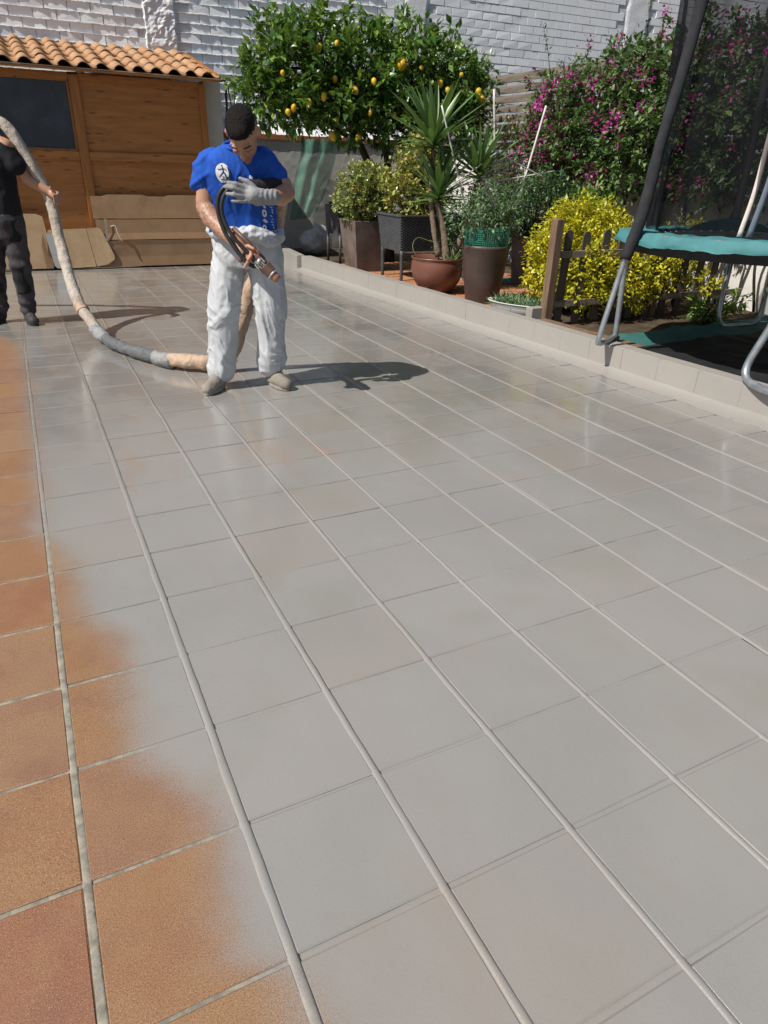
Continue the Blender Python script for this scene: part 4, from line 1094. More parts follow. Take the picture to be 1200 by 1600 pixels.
bush('green_shrub', (6.15, 5.55, GZ), [(0, 0, .65), (.1, .1, .9), (-.1, 0, .4)], [(.35, .3, .3), (.3, .3, .25), (.35, .3, .3)], 240, 10, .06, .022, L_FRESH, 65, 'loose fresh green shrub behind the golden shrub')
bush('green_weeds', (6.20, 3.72, GZ), [(0, 0, .10), (.5, .1, .12), (.3, -.05, .06)], [(.16, .14, .13), (.16, .12, .12), (.2, .1, .06)], 46, 7, .09, .03, L_FRESH, 67, 'fresh green weeds at the back edge of the ground sheet', 'plant', .2, .06, .8)

# ================================================================== PICKET FENCE
pf = empty('picket_fence', (0, 4.10, GZ)); tag(pf, 'low weathered round topped picket fence across the garden bed', 'fence')
pm = None
def picket(h, w_=.085):
    mb = MB(); n = 8; th = .018
    pts = [(-w_/2, 0), (w_/2, 0), (w_/2, h-w_*.5)]+[(w_/2*math.cos(a), h-w_*.5+w_*.5*math.sin(a)) for a in np.linspace(0, math.pi, n)[1:-1]]+[(-w_/2, h-w_*.5)]
    k = len(pts); vs = [(x, -th/2, z) for x, z in pts]+[(x, th/2, z) for x, z in pts]
    mb.add(vs, [tuple(range(k)), tuple(reversed(range(k, 2*k)))]+[(i, i+k, (i+1) % k+k, (i+1) % k) for i in range(k)])
    return mb
me = picket(.83).mesh('picket'); me.materials.append(M_GREYWOODV)
for k in range(12):
    x = 4.605+k*.228
    if x > 7.1: break
    link('picket', me, None, pf, (x, random.uniform(-.004, .004), random.uniform(-.015, .01)), (0, random.uniform(-.02, .02), 0))
for z in (.19, .63):
    build(MB().box((5.80, -.026, z), (2.66, .03, .06)), 'rail', M_GREYWOOD, pf, bevel=.003)
build(MB().box((4.44, -.03, .44), (.085, .085, .98)), 'corner_post', M_OLDWOOD, pf, bevel=.006)
build(MB().box((5.86, .03, .42), (.07, .07, .86)), 'post', M_OLDWOOD, pf, bevel=.006)
lb = build(MB().box((0, 0, 0), (1.15, .10, .035)), 'wooden_plank', M_OLDWOOD, None, (kerb_x(3.3)+KT+.08, 3.3, KH-.02), (0, 0, math.pi/2+.06), bevel=.004)
tag(lb, 'narrow brown plank lying along the back of the kerb', 'plank')
# cloths on the ground
def clothmat(name, c1, c2):
    t = NT(name); wv = t.n('ShaderNodeTexChecker', {'Vector': t.obj, 'Scale': 240.0})
    c = t.mix(t.ramp(t.noise(5, 5), .35, .7), c1, c2); c = t.mix(t.math('MULTIPLY', wv.outputs['Fac'], .12), c, (.0, .0, .0))
    return t.done(c, .7, t.bump(t.noise(22, 4), .4, .01), .3)
M_TEAL = clothmat('teal ground cloth', (.04, .145, .135), (.03, .11, .105))
M_PAD = clothmat('teal vinyl pad', (.065, .215, .225), (.055, .175, .19))
gs = build(MB().grid(lambda u, v: (4.50+2.55*u+.05*nz((u, v, 0), 5), 1.0+2.45*v+.10*nz((u*5, 0, 1), 1)+.10*u, GZ+.012+.022*abs(nz((u*9, v*8, 0), 1))+(.05*max(0, nz((u*6, 3, 0), 1.2)) if v > .93 else 0)), 70, 60), 'ground_sheet', M_TEAL, smooth=True)
tag(gs, 'teal woven ground sheet spread beneath the trampoline', 'ground sheet')
gm = build(MB().grid(lambda u, v: (4.36+2.3*u+.04*nz((v*6, u, 0), 1), 1.1+1.95*v+.12*nz((u*4, 0, 2), 1)-.10*(1-u), GZ+.040+.022*abs(nz((u*9, v*8, 0), 1))+.004*nz((u*30, v*30, 0), 1)), 60, 50), 'trampoline_shadow_sheet', clothmat('black shadow sheet', (.012, .013, .015), (.02, .021, .024)), smooth=True)  # black sheet added to stand in for the trampoline's shadow on the ground
tag(gm, 'black shadow sheet added over the teal sheet as shade under the trampoline', 'ground sheet')
gs2 = build(MB().grid(lambda u, v: (5.0+.9*u+.2*v, 6.3+.45*v-.2*u, GZ+.024+.012*abs(nz((u*6, v*6, 0), 1))), 14, 10), 'cloth_scrap', M_TEAL, smooth=True)
tag(gs2, 'scrap of teal cloth lying on the paving under the rattan planter', 'cloth')

# ================================================================== TRAMPOLINE
tr = empty('trampoline', (5.36, 2.30, 0)); tag(tr, 'round garden trampoline with teal padding, foam covered poles and safety net', 'trampoline')
t = NT('galvanised steel'); c = t.mix(t.ramp(t.noise(18, 4), .35, .7), (.42, .45, .48), (.33, .36, .39))
M_GALV = t.done(c, t.ramp(t.noise(10, 4), .3, .7, .32, .5), t.bump(t.noise(90, 3), .1, .002), .5, .75)
basic('black foam sleeve', (.030, .030, .034), (.045, .045, .05), 14, .9, 220, .9, .008, .2)
basic('black fabric', (.012, .012, .014), (.02, .02, .022), 10, .8, 100, .3)
RR = 1.33
def rim(a, r=RR, dz=0.0):
    x, y = r*math.cos(a), r*math.sin(a); return (x, y, .985-.045*(y/RR)+dz)
build(MB().tube([rim(a) for a in np.linspace(0, 2*math.pi, 73)], .022, 10, False), 'rim_tube', M_GALV, tr, smooth=True)
def pad(u, v):
    a = 2*math.pi*u; prof = [(RR+.062, -.040), (RR+.060, -.02), (RR+.042, .012), (RR, .022), (RR-.10, .022), (RR-.24, .016)]
    f = v*(len(prof)-1); i = min(int(f), len(prof)-2); q = f-i
    r_ = prof[i][0]*(1-q)+prof[i+1][0]*q; dz = prof[i][1]*(1-q)+prof[i+1][1]*q
    dz += .016*nz((math.cos(a)*8, math.sin(a)*8, v*3), 1.4)+.007*nz((math.cos(a)*20, math.sin(a)*20, v*5), 1.4)+(-.018*(1-v)*(1+nz((math.cos(a)*4, math.sin(a)*4, 5), 1.0)) if v < .4 else 0)
    r_ += .010*nz((math.cos(a)*9, math.sin(a)*9, v*2+4), 1.3)
    return rim(a, r_, dz)
build(MB().grid(pad, 260, 14), 'edge_padding', M_PAD, tr, smooth=True)
build(MB().grid(lambda u, v: (lambda p: (p[0], p[1], p[2]+.0))(rim(2*math.pi*u, .02+(RR-.27)*v, -.012)), 64, 4), 'jumping_mat', MATS['black fabric'], tr, smooth=True)
mb = MB()
for k in range(64):
    a = 2*math.pi*k/64; mb.tube([rim(a, RR-.25, -.012), rim(a, RR-.02, -.004)], .010, 6)
build(mb, 'springs', M_GALV, tr)
build(MB().grid(lambda u, v: rim(2*math.pi*u, RR-.012-.05*v, -.035-.085*v), 90, 2), 'skirt', MATS['black fabric'], tr, smooth=True)
def W(x, y, z): return (x-5.36, y-2.30, z)
def leg(pts, r_=.021): build(MB().tube(spline([W(*p) for p in pts], 8), r_, 12), 'leg', M_GALV, tr, smooth=True)
leg([(4.00, 2.74, .93), (3.95, 2.76, .60), (3.90, 2.78, .26), (3.92, 2.79, .215), (4.0, 2.83, .205), (4.14, 2.90, .205), (4.21, 2.93, .225), (4.20, 2.92, .27), (4.15, 2.89, .60), (4.10, 2.86, .90)])
leg([(4.27, 1.62, .96), (4.24, 1.66, .60), (4.19, 1.72, .32), (4.16, 1.70, .225), (4.12, 1.60, .195), (4.08, 1.40, .195), (4.12, 1.05, .20), (4.30, .98, .3), (4.42, 1.02, .95)], .024)
leg([(6.1, 3.55, .95), (6.02, 3.45, .60), (5.95, 3.38, .24), (5.98, 3.36, .12), (6.06, 3.36, .085), (6.3, 3.35, .085), (6.42, 3.3, .12), (6.45, 3.3, .3), (6.40, 3.25, .95)])
leg([(6.6, 1.5, .95), (6.6, 1.45, .3), (6.62, 1.4, .12), (6.55, 1.2, .085), (6.45, 1.1, .12), (6.4, 1.1, .3), (6.3, 1.25, .95)])
build(MB().box(W(4.215, 2.93, .195), (.05, .06, .05)), 'rubber_foot', MATS['black fabric'], tr, bevel=.01)
def fpole(pts, r0, r1, nm='pole'):
    s = spline([W(*p) for p in pts], 10); m = len(s)
    build(MB().tube(s, [r0+(r1-r0)*(1 if i > m*.42 else 0)+.003*nz(s[i], 30) for i in range(m)], 12), nm, MATS['black foam sleeve'], tr, smooth=True)
fpole([(3.985, 2.745, .82), (4.03, 2.70, 1.15), (4.06, 2.69, 1.55), (4.12, 2.67, 2.0), (4.20, 2.65, 2.75)], .042, .037)
fpole([(4.10, 2.80, .90), (4.12, 2.78, 1.15), (4.14, 2.76, 1.45), (4.15, 2.76, 1.66)], .030, .028, 'lower_sleeve')
fpole([(4.28, 1.58, .90), (4.26, 1.55, 1.3), (4.22, 1.5, 2.0), (4.22, 1.48, 2.75)], .040, .037)
fpole([(6.12, 3.58, .95), (6.2, 3.65, 1.5), (6.2, 3.7, 2.75)], .036, .036)
fpole([(6.62, 1.48, .95), (6.7, 1.45, 1.5), (6.7, 1.4, 2.75)], .036, .036)
t = NT('black safety net')
c = t.mix(t.ramp(t.noise(3, 4), .35, .7), (.007, .0075, .010), (.011, .0115, .015))
p = t.n('ShaderNodeBsdfPrincipled', {'Base Color': c, 'Roughness': .9, 'Specular IOR Level': .12}); tp2 = t.n('ShaderNodeBsdfTransparent')
lw = t.n('ShaderNodeLayerWeight', {'Blend': .35}).outputs['Facing']
fac = t.math('ADD', t.math('ADD', .36, t.math('MULTIPLY', lw, .50)), t.math('MULTIPLY', t.math('SUBTRACT', t.noise(2.2, 4, .6), .5), .25), clamp=True)
mx = t.n('ShaderNodeMixShader', {0: fac}); t.t.links.new(tp2.outputs[0], mx.inputs[1]); t.t.links.new(p.outputs[0], mx.inputs[2]); t.t.links.new(mx.outputs[0], t.out.inputs[0])
M_NET = t.m
def netf(u, v):
    a = 2*math.pi*u; r_ = RR-.20+.10*v+.030*math.sin(a*17+2*v)+.02*nz((math.cos(a)*6, math.sin(a)*6, v*3), 1.0)
    p = rim(a, r_, 0); return (p[0], p[1], p[2]+.03+1.78*v-.10*abs(math.sin(a*4))*v)
build(MB().grid(netf, 220, 16), 'safety_net', M_NET, tr, smooth=True)
basic('pink white strap', (.66, .58, .54), (.55, .48, .44), 18, .6); basic('pale blue strap', (.36, .46, .60), (.46, .53, .63), 26, .6)
def strap(pts, mat, wd):
    s = spline([W(*p) for p in pts], 8); mb = MB(); prev = None
    for i, q in enumerate(s):
        sd_ = np.array((math.cos(.45), -math.sin(.45), 0))*wd/2; b = len(mb.v); mb.v += [tuple(q-sd_), tuple(q+np.array((0, -.006, 0))), tuple(q+sd_)]
        if prev is not None: mb.f += [(prev, prev+1, b+1, b), (prev+1, prev+2, b+2, b+1)]
        prev = b
    o = build(mb, 'net_strap', mat, tr, smooth=True); md = o.modifiers.new('s', 'SOLIDIFY'); md.thickness = .006
strap([(4.195, 2.026, 1.03), (4.222, 2.014, 1.287), (4.224, 2.011, 1.548), (4.22, 2.0, 2.2)], MATS['pink white strap'], .034)
strap([(4.250, 1.998, 1.03), (4.283, 1.981, 1.324), (4.285, 1.97, 1.6), (4.27, 1.96, 2.2)], MATS['pale blue strap'], .040)
cv = build(MB().grid(lambda u, v: (-.98+.30*u+.05*v, .30-.50*u+.1*v, 1.03+.09*math.sin(math.pi*u)*(1-v)+.01*nz((u*4, v*4, 0), 1)), 16, 8), 'entrance_flap', M_PAD, tr, smooth=True)
# ================================================================== HOSE
def hose_mat(name, c1, c2, dirt):
    t = NT(name)
    c = t.mix(t.ramp(t.noise(4, 5, .6, t.pos), .35, .7), c1, c2)
    c = t.mix(t.ramp(t.noise(9, 6, .7, t.pos, .5), .55, .72, 0, .75), c, dirt)
    h = t.math('ADD', t.noise(26, 5, .6, t.pos), t.math('MULTIPLY', t.noise(120, 3, .6, t.pos), .3))
    c = t.mix(t.ramp(t.noise(30, 4, .7, t.pos), .52, .70, 0, .5), c, dirt)
    return t.done(c, .72, t.bump(h, .9, .018), .3)
M_HW = hose_mat('dirty white hose sleeve', (.46, .41, .35), (.38, .32, .26), (.17, .14, .115))
M_HB = hose_mat('beige hose sleeve', (.50, .37, .27), (.42, .29, .20), (.22, .13, .09))
M_HT = hose_mat('grey tape wrap', (.13, .135, .14), (.09, .095, .10), (.22, .22, .22))
hose = empty('spray_hose', (.57, 5.02, 0)); tag(hose, 'thick fabric covered spray hose running from shoulder to floor to gun', 'hose')
HO = np.array((.57, 5.02, 0))
def hpart(name, pts, r0, r1, mat, ring=0.0, seed=0):
    s = spline([np.array(p)-HO for p in pts], 22); m = len(s); mb = MB(); n = 20
    rad = [r0+(r1-r0)*i/(m-1) for i in range(m)]
    mb.tube(s, rad, n)
    vs = []
    for k, v in enumerate(mb.v):
        i = k//n; c = s[i]; d = np.array(v)-c
        f = 1+.20*nz(v, 6, seed)+.16*nz(v, 15, seed+2)+.10*(.3-abs(nz(v, 24, seed+7)))+.06*nz(v, 45, seed+5)+ring*math.sin(i*1.9)
        vs.append(tuple(c+d*f))
    mb.v = vs
    return build(mb, name, mat, hose, smooth=True)
hpart('white_sleeve', [(-.55, 6.75, .75), (-.30, 6.45, 1.25), (-.06, 6.14, 1.56), (.16, 5.96, 1.59), (.30, 5.90, 1.33), (.405, 5.87, 1.045), (.425, 5.79, .755), (.435, 5.62, .51), (.475, 5.32, .24), (.57, 5.00, .075)], .041, .045, M_HW, 0, 1)
hpart('tape_wrap', [(.555, 5.04, .085), (.60, 4.80, .058), (.66, 4.57, .055), (.77, 4.30, .055), (.88, 4.07, .056), (.95, 3.96, .058)], .043, .045, M_HT, .03, 4)
hpart('beige_sleeve', [(.93, 3.985, .062), (1.02, 3.88, .070), (1.14, 3.79, .070), (1.27, 3.74, .085), (1.36, 3.71, .19), (1.40, 3.66, .36), (1.47, 3.58, .60), (1.555, 3.49, .82), (1.595, 3.41, .96), (1.60, 3.36, 1.10), (1.59, 3.27, 1.20), (1.565, 3.17, 1.245)], .053, .048, M_HB, 0, 7)
hpart('black_end', [(1.545, 3.115, 1.25), (1.49, 3.06, 1.252), (1.41, 3.02, 1.250), (1.33, 3.01, 1.246), (1.27, 3.03, 1.24)], .036, .030, MATS['black fabric'], .03, 9)
hpart('white_cuff', [(1.585, 3.20, 1.245), (1.56, 3.145, 1.25), (1.535, 3.105, 1.251)], .050, .042, basic('grey white webbing', (.50, .50, .50), (.34, .34, .34), 40, .7), .05, 11)

M_DUCT = hose_mat('silver duct tape', (.30, .30, .30), (.22, .22, .22), (.12, .12, .12))
hpart('tape_band', [(.545, 5.065, .092), (.575, 4.93, .070), (.60, 4.82, .060)], .050, .048, M_DUCT, .04, 21)
hpart('tape_band', [(.86, 4.11, .057), (.905, 4.025, .058), (.955, 3.955, .060)], .051, .053, M_DUCT, .05, 23)
hpart('tape_band', [(.468, 5.335, .255), (.490, 5.26, .200)], .050, .050, M_HB, .04, 25)

# ================================================================== PEOPLE: MATERIALS
def skinmat(name, c1, c2):
    t = NT(name)
    c = t.mix(t.ramp(t.noise(7, 4), .35, .7), c1, c2)
    c = t.mix(t.ramp(t.noise(60, 3), .55, .75, 0, .2), c, tuple(x*.7 for x in c1))
    return t.done(c, .5, t.bump(t.noise(180, 4), .15, .002), .4, Subsurface_Weight=.12, Subsurface_Radius=(.6, .22, .12), Subsurface_Scale=.01)
M_SKIN = skinmat('tanned skin', (.46, .255, .165), (.39, .205, .13))
def tattoo_mat():
    t = NT('tattooed skin')
    c = t.mix(t.ramp(t.noise(7, 4), .35, .7), (.46, .255, .165), (.39, .205, .13))
    sx = t.n('ShaderNodeSeparateXYZ', {0: t.obj})
    zone = t.math('MULTIPLY', t.ramp(sx.outputs[0], -.02, .02, 1, 0), t.math('MULTIPLY', t.ramp(sx.outputs[2], .94, .97, 0, 1), t.ramp(sx.outputs[2], 1.13, 1.17, 1, 0)))
    ink = t.ramp(t.noise(34, 2, .5, dist=2.2), .54, .585)
    line = t.ramp(t.math('ABSOLUTE', t.math('SUBTRACT', t.noise(28, 1, .5, dist=1.0), .5)), .0, .03, 1, 0)
    a = t.math('MULTIPLY', zone, t.math('MAXIMUM', t.math('MULTIPLY', ink, .6), t.math('MULTIPLY', line, .55)))
    c = t.mix(a, c, (.07, .065, .065))
    return t.done(c, .5, t.bump(t.noise(180, 4), .15, .002), .4, Subsurface_Weight=.12, Subsurface_Radius=(.6, .22, .12), Subsurface_Scale=.01)
M_TAT = tattoo_mat()
def cloth(name, c1, c2, bs=24, bst=.5, bd=.010, rough=.85, weave=700, sheen=0.0, splat=None):
    t = NT(name)
    c = t.mix(t.ramp(t.noise(6, 4), .35, .7), c1, c2)
    if splat: c = t.mix(t.ramp(t.noise(13, 4, .6, dist=.4), .68, .73), c, splat)
    h = t.math('ADD', t.noise(bs, 4, .55, t.scalevec(t.obj, (1, 1, .55)), dist=.8), t.math('MULTIPLY', t.noise(weave, 2), .10))
    return t.done(c, rough, t.bump(h, bst, bd), .25)
M_BLUE = cloth('royal blue cotton', (.016, .088, .44), (.012, .068, .37), 16, .55, .012)
M_WPANT = cloth('white coverall fabric', (.50, .52, .54), (.42, .435, .455), 26, .65, .008, .6, 700, 0, (.40, .40, .39))
M_BLACKC = cloth('black cotton', (.010, .010, .013), (.014, .014, .017), 16, .4, .01)
M_DARKP = cloth('charcoal work trousers', (.062, .056, .060), (.045, .041, .045), 18, .6, .014, .85, 700, 0, (.22, .21, .20))
M_PATCH = cloth('black knee patch', (.012, .012, .013), (.018, .018, .019), 20, .5, .01)
M_GLOVE = cloth('grey coated glove', (.27, .275, .285), (.19, .195, .20), 60, .35, .004, .6, 500)
M_SHOE = cloth('dusty beige shoe', (.27, .24, .20), (.19, .168, .138), 40, .4, .004, .8, 300)
M_SHOED = cloth('dark work shoe', (.030, .030, .032), (.05, .048, .045), 40, .4, .004, .6, 300)
M_SOLE = cloth('shoe sole', (.30, .275, .24), (.22, .20, .17), 40, .3, .003, .8)
t = NT('short dark hair')
sx = t.n('ShaderNodeSeparateXYZ', {0: t.obj})
hn = t.noise(190, 3, .6)
c = t.mix(t.ramp(hn, .4, .7), (.005, .004, .004), (.022, .016, .014))
fade = t.ramp(t.math('ADD', sx.outputs[2], t.math('MULTIPLY', t.math('SUBTRACT', hn, .5), .03)), .004, .078, 1, 0)
c = t.mix(t.math('MULTIPLY', fade, .8), c, (.20, .115, .085))
M_HAIR = t.done(c, .55, t.bump(t.noise(330, 3, .7, t.scalevec(t.obj, (1, 1, .5))), 1.0, .008), .2)

def shoe(name, parent, heel, toe, mat, sole=None):
    h, tt = np.array(heel), np.array(toe); d = tt-h; L = np.linalg.norm(d); d = d/L
    P = lambda f, z, s=0: tuple(h+d*L*f+np.array((-d[1], d[0], 0))*s+np.array((0, 0, z)))
    o = blob(name, [('cap', P(.05, .05), P(.42, .052), .046, .05), ('cap', P(.30, .052), P(.86, .040), .050, .042), ('cap', P(.0, .06), P(.06, .12), .042, .05), ('ell', P(.80, .040), (.047, .047, .036)), ('cap', P(.1, .10), P(.45, .065), .045, .042)], .008, mat, parent, 4, lambda co, nr: .0025*vn(co, 45, 2))
    n = 28; mb = MB(); pts = []
    for k in range(n):
        a = 2*math.pi*k/n; f = .45+.56*math.cos(a); wd = .050*(1 if f > .45 else .88)*math.sin(a)
        pts.append(np.array(P(f, 0, wd)))
    vs = [tuple(p+np.array((0, 0, .003))) for p in pts]+[tuple(p+np.array((0, 0, .024))) for p in pts]
    mb.add(vs, [tuple(reversed(range(n))), tuple(range(n, 2*n))]+[(k, (k+1) % n, (k+1) % n+n, k+n) for k in range(n)])
    build(mb, 'sole', sole or M_SOLE, o, bevel=.004)
    mb = MB()
    for q in (.42, .50, .58): mb.tube([P(q, .092-.07*(q-.42), -.028), P(q+.02, .102-.08*(q-.42), 0), P(q, .092-.07*(q-.42), .028)], .004, 5)
    build(mb, 'laces', mat, o)
    return o
def headprims(c, rot, s):
    f = lambda p: tuple(Vector(c)+rot @ (Vector(p)*s))
    E = lambda p, r: ('ell', f(p), tuple(q*s for q in r), rot)
    K = lambda a, b, r0, r1: ('cap', f(a), f(b), r0*s, r1*s)
    return [E((0, .012, .032), (.080, .100, .094)), E((0, -.040, -.040), (.064, .064, .088)), E((0, -.086, -.108), (.028, .024, .022)), E((0, -.02, -.075), (.060, .060, .045)),
            K((0, -.103, .004), (0, -.122, -.036), .010, .0145), E((-.014, -.110, -.040), (.010, .010, .008)), E((.014, -.110, -.040), (.010, .010, .008)),
            E((0, -.088, .024), (.056, .018, .012)), E((-.036, -.084, -.022), (.022, .018, .018)), E((.036, -.084, -.022), (.022, .018, .018)),
            E((0, -.100, -.070), (.024, .010, .007)), E((0, -.097, -.082), (.021, .010, .007)),
            E((-.084, .012, -.012), (.011, .026, .034)), E((.084, .012, -.012), (.011, .026, .034)), E((-.086, .006, .008), (.012, .016, .014)), E((.086, .006, .008), (.012, .016, .014))]
def face_bits(parent, c, rot, s):
    f = lambda p: tuple(Vector(c)+rot @ (Vector(p)*s))
    for sg in (-1, 1):
        build(MB().tube([f((sg*.018, -.106, .030)), f((sg*.038, -.104, .036)), f((sg*.058, -.088, .028))], [.0025*s, .0035*s, .002*s], 6), 'eyebrow', M_HAIR, parent, smooth=True)
        build(MB().tube([f((sg*.020, -.100, -.002)), f((sg*.036, -.1035, -.006)), f((sg*.052, -.092, -.001))], [.0012*s, .0016*s, .0012*s], 6), 'eyelashes', M_HAIR, parent, smooth=True)
def hairblob(parent, c, rot, s):
    o = blob('hair', [('ell', (0, .016, .050), (.0800, .0985, .081)), ('ell', (0, .045, .012), (.074, .072, .070)), ('ell', (0, -.038, .086), (.056, .054, .038)), ('ell', (-.030, -.050, .078), (.026, .034, .024)), ('ell', (.030, -.050, .078), (.026, .034, .024))], .0038, M_HAIR, parent, 1, lambda co, nr: .0030*vn(co, 150, 1)+.0022*vn(co, 290, 4))
    o.location = c; o.rotation_euler = rot.to_euler(); o.scale = (s, s, s); return o

# ================================================================== WORKER IN BLUE
m1 = empty('person', (1.37, 3.31, 0), -YAW)
tag(m1, 'person in blue T-shirt and white coverall trousers bowing over a spray gun', 'person')
HC = Vector((.070, -.262, 1.505)); HR = Matrix.Rotation(math.radians(60), 3, 'X') @ Matrix.Rotation(math.radians(-4), 3, 'Y'); HS = 1.03
prims = headprims(HC, HR, HS)
nk = HC+HR @ Vector((0, .030, -.060))*HS
prims += [('cap', tuple(nk), (.01, -.11, 1.39), .064, .070), ('ell', (0, -.05, 1.26), (.15, .09, .15)),
          ('cap', (-.170, -.115, 1.345), (-.205, -.125, 1.125), .060, .055), ('cap', (-.205, -.125, 1.125), (-.16, -.175, 1.06), .056, .055), ('cap', (-.16, -.175, 1.06), (.005, -.305, .945), .053, .034),
          ('cap', (-.08, -.11, 1.345), (-.170, -.115, 1.345), .06, .06),
          ('cap', (.170, -.115, 1.355), (.27, -.10, 1.215), .060, .058), ('cap', (.27, -.10, 1.215), (.255, -.20, 1.195), .058, .054), ('cap', (.255, -.20, 1.195), (.200, -.305, 1.192), .052, .037),
          ('cap', (.08, -.11, 1.355), (.170, -.115, 1.355), .06, .06)]
# bare right hand closed on the gun grip
prims += [('cap', (.005, -.305, .945), (.045, -.330, .905), .033, .036), ('ell', (.055, -.335, .893), (.040, .026, .040))]
for k, (a, b, c_) in enumerate((((.085, -.350, .912), (.105, -.385, .893), (.085, -.400, .868)), ((.078, -.352, .890), (.096, -.390, .870), (.076, -.402, .848)), ((.068, -.350, .870), (.084, -.388, .848), (.066, -.398, .830)), ((.054, -.346, .855), (.066, -.378, .834), (.052, -.386, .820)))):
    r_ = .0115-.0008*k
    prims += [('cap', (.055, -.338, .895-.008*k), a, r_*1.1, r_*1.05), ('cap', a, b, r_*1.05, r_), ('cap', b, c_, r_, r_*.85)]
prims += [('cap', (.055, -.335, .925), (.085, -.368, .940), .014, .012), ('cap', (.085, -.368, .940), (.118, -.385, .925), .012, .010)]
body = blob('body', prims, .0068, M_TAT, m1, 3)
hairblob(m1, HC, HR, HS); face_bits(m1, HC, HR, HS)
def shirt_fn(co, nr):
    x, y, z = co.T
    wob = vn(co, 4, 7)
    front = np.clip((-.06-y)/.05, 0, 1); up = np.clip((z-1.08)/.12, 0, 1)*np.clip((1.43-z)/.08, 0, 1)
    fan = np.sign(x)*(np.abs(x)+.05)*(1.75-z)*3.2          # folds fanning down from the shoulders
    f = .0105*np.maximum(0, np.sin(31*fan+2.2*wob))**2*front*up
    arm = np.clip((np.abs(x)-.13)/.06, 0, 1)
    f += .008*np.maximum(0, np.sin(62*(z+.8*np.abs(x))+3*wob))**2*arm
    f += .010*np.maximum(0, np.sin(24*x+6*z+3*wob))**2*np.clip((1.13-z)/.12, 0, 1)
    r = vn(co, (10, 10, 4), 2, 2)
    return f+.006*np.exp(-(r/.10)**2)-.006
shirt = blob('t_shirt', [('loft', [((-.01, .0, .965), .205, .145), ((-.01, -.015, 1.08), .208, .150), ((-.008, -.055, 1.20), .210, .150), ((-.004, -.095, 1.30), .206, .142), ((.0, -.118, 1.375), .180, .118), ((.008, -.135, 1.425), .128, .095), ((.015, -.150, 1.455), .084, .078)]),
                         ('cap', (-.14, -.115, 1.365), (-.155, -.115, 1.355), .078, .080), ('cap', (-.155, -.115, 1.355), (-.208, -.118, 1.258), .080, .076), ('cap', (.14, -.115, 1.375), (.16, -.115, 1.365), .078, .080), ('cap', (.16, -.115, 1.365), (.215, -.108, 1.286), .080, .074)],
             .0066, M_BLUE, m1, 5, shirt_fn, post=1)
# white coverall trousers, tied down at the waist
def pant_fn(co, nr):
    x, y, z = co.T
    w1 = vn(co, 3.2, 1); q = co.copy(); q[:, 2] += .9*x+.25*w1
    a = vn(q, (6.5, 6.5, 2.4), 11); b = vn(q, (4.2, 4.2, 7.5), 5, 1); c_ = vn(q, (13, 13, 7), 17)
    kn = np.exp(-((z-.50)/.13)**2)+1.1*np.exp(-((z-.20)/.10)**2)+.5*np.exp(-((z-.82)/.09)**2)
    f = .013*np.exp(-(a/.13)**2)+.012*kn*np.exp(-(b/.15)**2)+.006*np.exp(-(c_/.12)**2)+.012*vn(co, 4.5, 21)
    return f*.72-.008
blob('coverall_trousers', [('loft', [((.0, .0, .78), .195, .140), ((.0, .0, .86), .208, .148), ((.0, 0, .94), .208, .148), ((-.005, -.005, 1.01), .205, .150)]),
                           ('cap', (-.105, .0, .84), (-.165, -.045, .52), .116, .100), ('cap', (-.165, -.045, .52), (-.205, -.030, .16), .100, .092), ('cap', (-.205, -.030, .18), (-.212, -.030, .13), .094, .098),
                           ('cap', (.108, .01, .84), (.132, .005, .52), .116, .100), ('cap', (.132, .005, .52), (.112, .055, .19), .100, .096), ('cap', (.112, .055, .21), (.110, .06, .16), .098, .100)],
     .0066, M_WPANT, m1, 6, pant_fn, post=0)
pr = []; n = 26
for k in range(n):
    a0, a1 = 2*math.pi*k/n, 2*math.pi*(k+1)/n
    pt = lambda a: (-.005+.205*math.cos(a), .0+.152*math.sin(a), .968+.020*math.sin(a*3)-.018*math.cos(a-.3)+(.012 if math.cos(a) > .3 else 0))
    rr_ = .026+.008*math.sin(a0*5)+(.016 if (math.cos(a0) > -.1 and math.sin(a0) < .1) else 0)
    pr.append(('cap', pt(a0), pt(a1), rr_, rr_))
blob('rolled_waist', pr, .008, M_WPANT, m1, 4, lambda co, nr: .012*(.4-np.abs(vn(co, (16, 16, 26), 4, 2)))+.005*vn(co, 30, 3))
shoe('shoe', m1, (-.222, -.015, 0), (-.275, -.235, 0), M_SHOE); shoe('shoe', m1, (.105, .075, 0), (.245, -.075, 0), M_SHOE)
# gloved left hand across the belly
gp = [('cap', (.225, -.292, 1.192), (.185, -.320, 1.192), .043, .042), ('cap', (.185, -.320, 1.192), (.130, -.348, 1.200), .043, .044), ('ell', (.115, -.352, 1.203), (.048, .026, .047)), ('ell', (.15, -.345, 1.19), (.05, .028, .045))]
FG = [((.080, -.358, 1.240), (.040, -.378, 1.256), (-.004, -.372, 1.262), .0125), ((.074, -.362, 1.218), (.026, -.386, 1.234), (-.022, -.380, 1.240), .0130), ((.074, -.362, 1.194), (.028, -.386, 1.202), (-.012, -.378, 1.205), .0126), ((.082, -.358, 1.170), (.046, -.376, 1.170), (.012, -.370, 1.170), .0112)]
for a, b, c_, r_ in FG: gp += [('cap', (.115, -.352, 1.203+(a[2]-1.203)*.6), a, r_*1.15, r_*1.1), ('cap', a, b, r_*1.1, r_), ('cap', b, c_, r_, r_*.85)]
gp += [('cap', (.135, -.345, 1.238), (.100, -.350, 1.268), .016, .0145), ('cap', (.100, -.350, 1.268), (.058, -.352, 1.282), .0145, .011)]
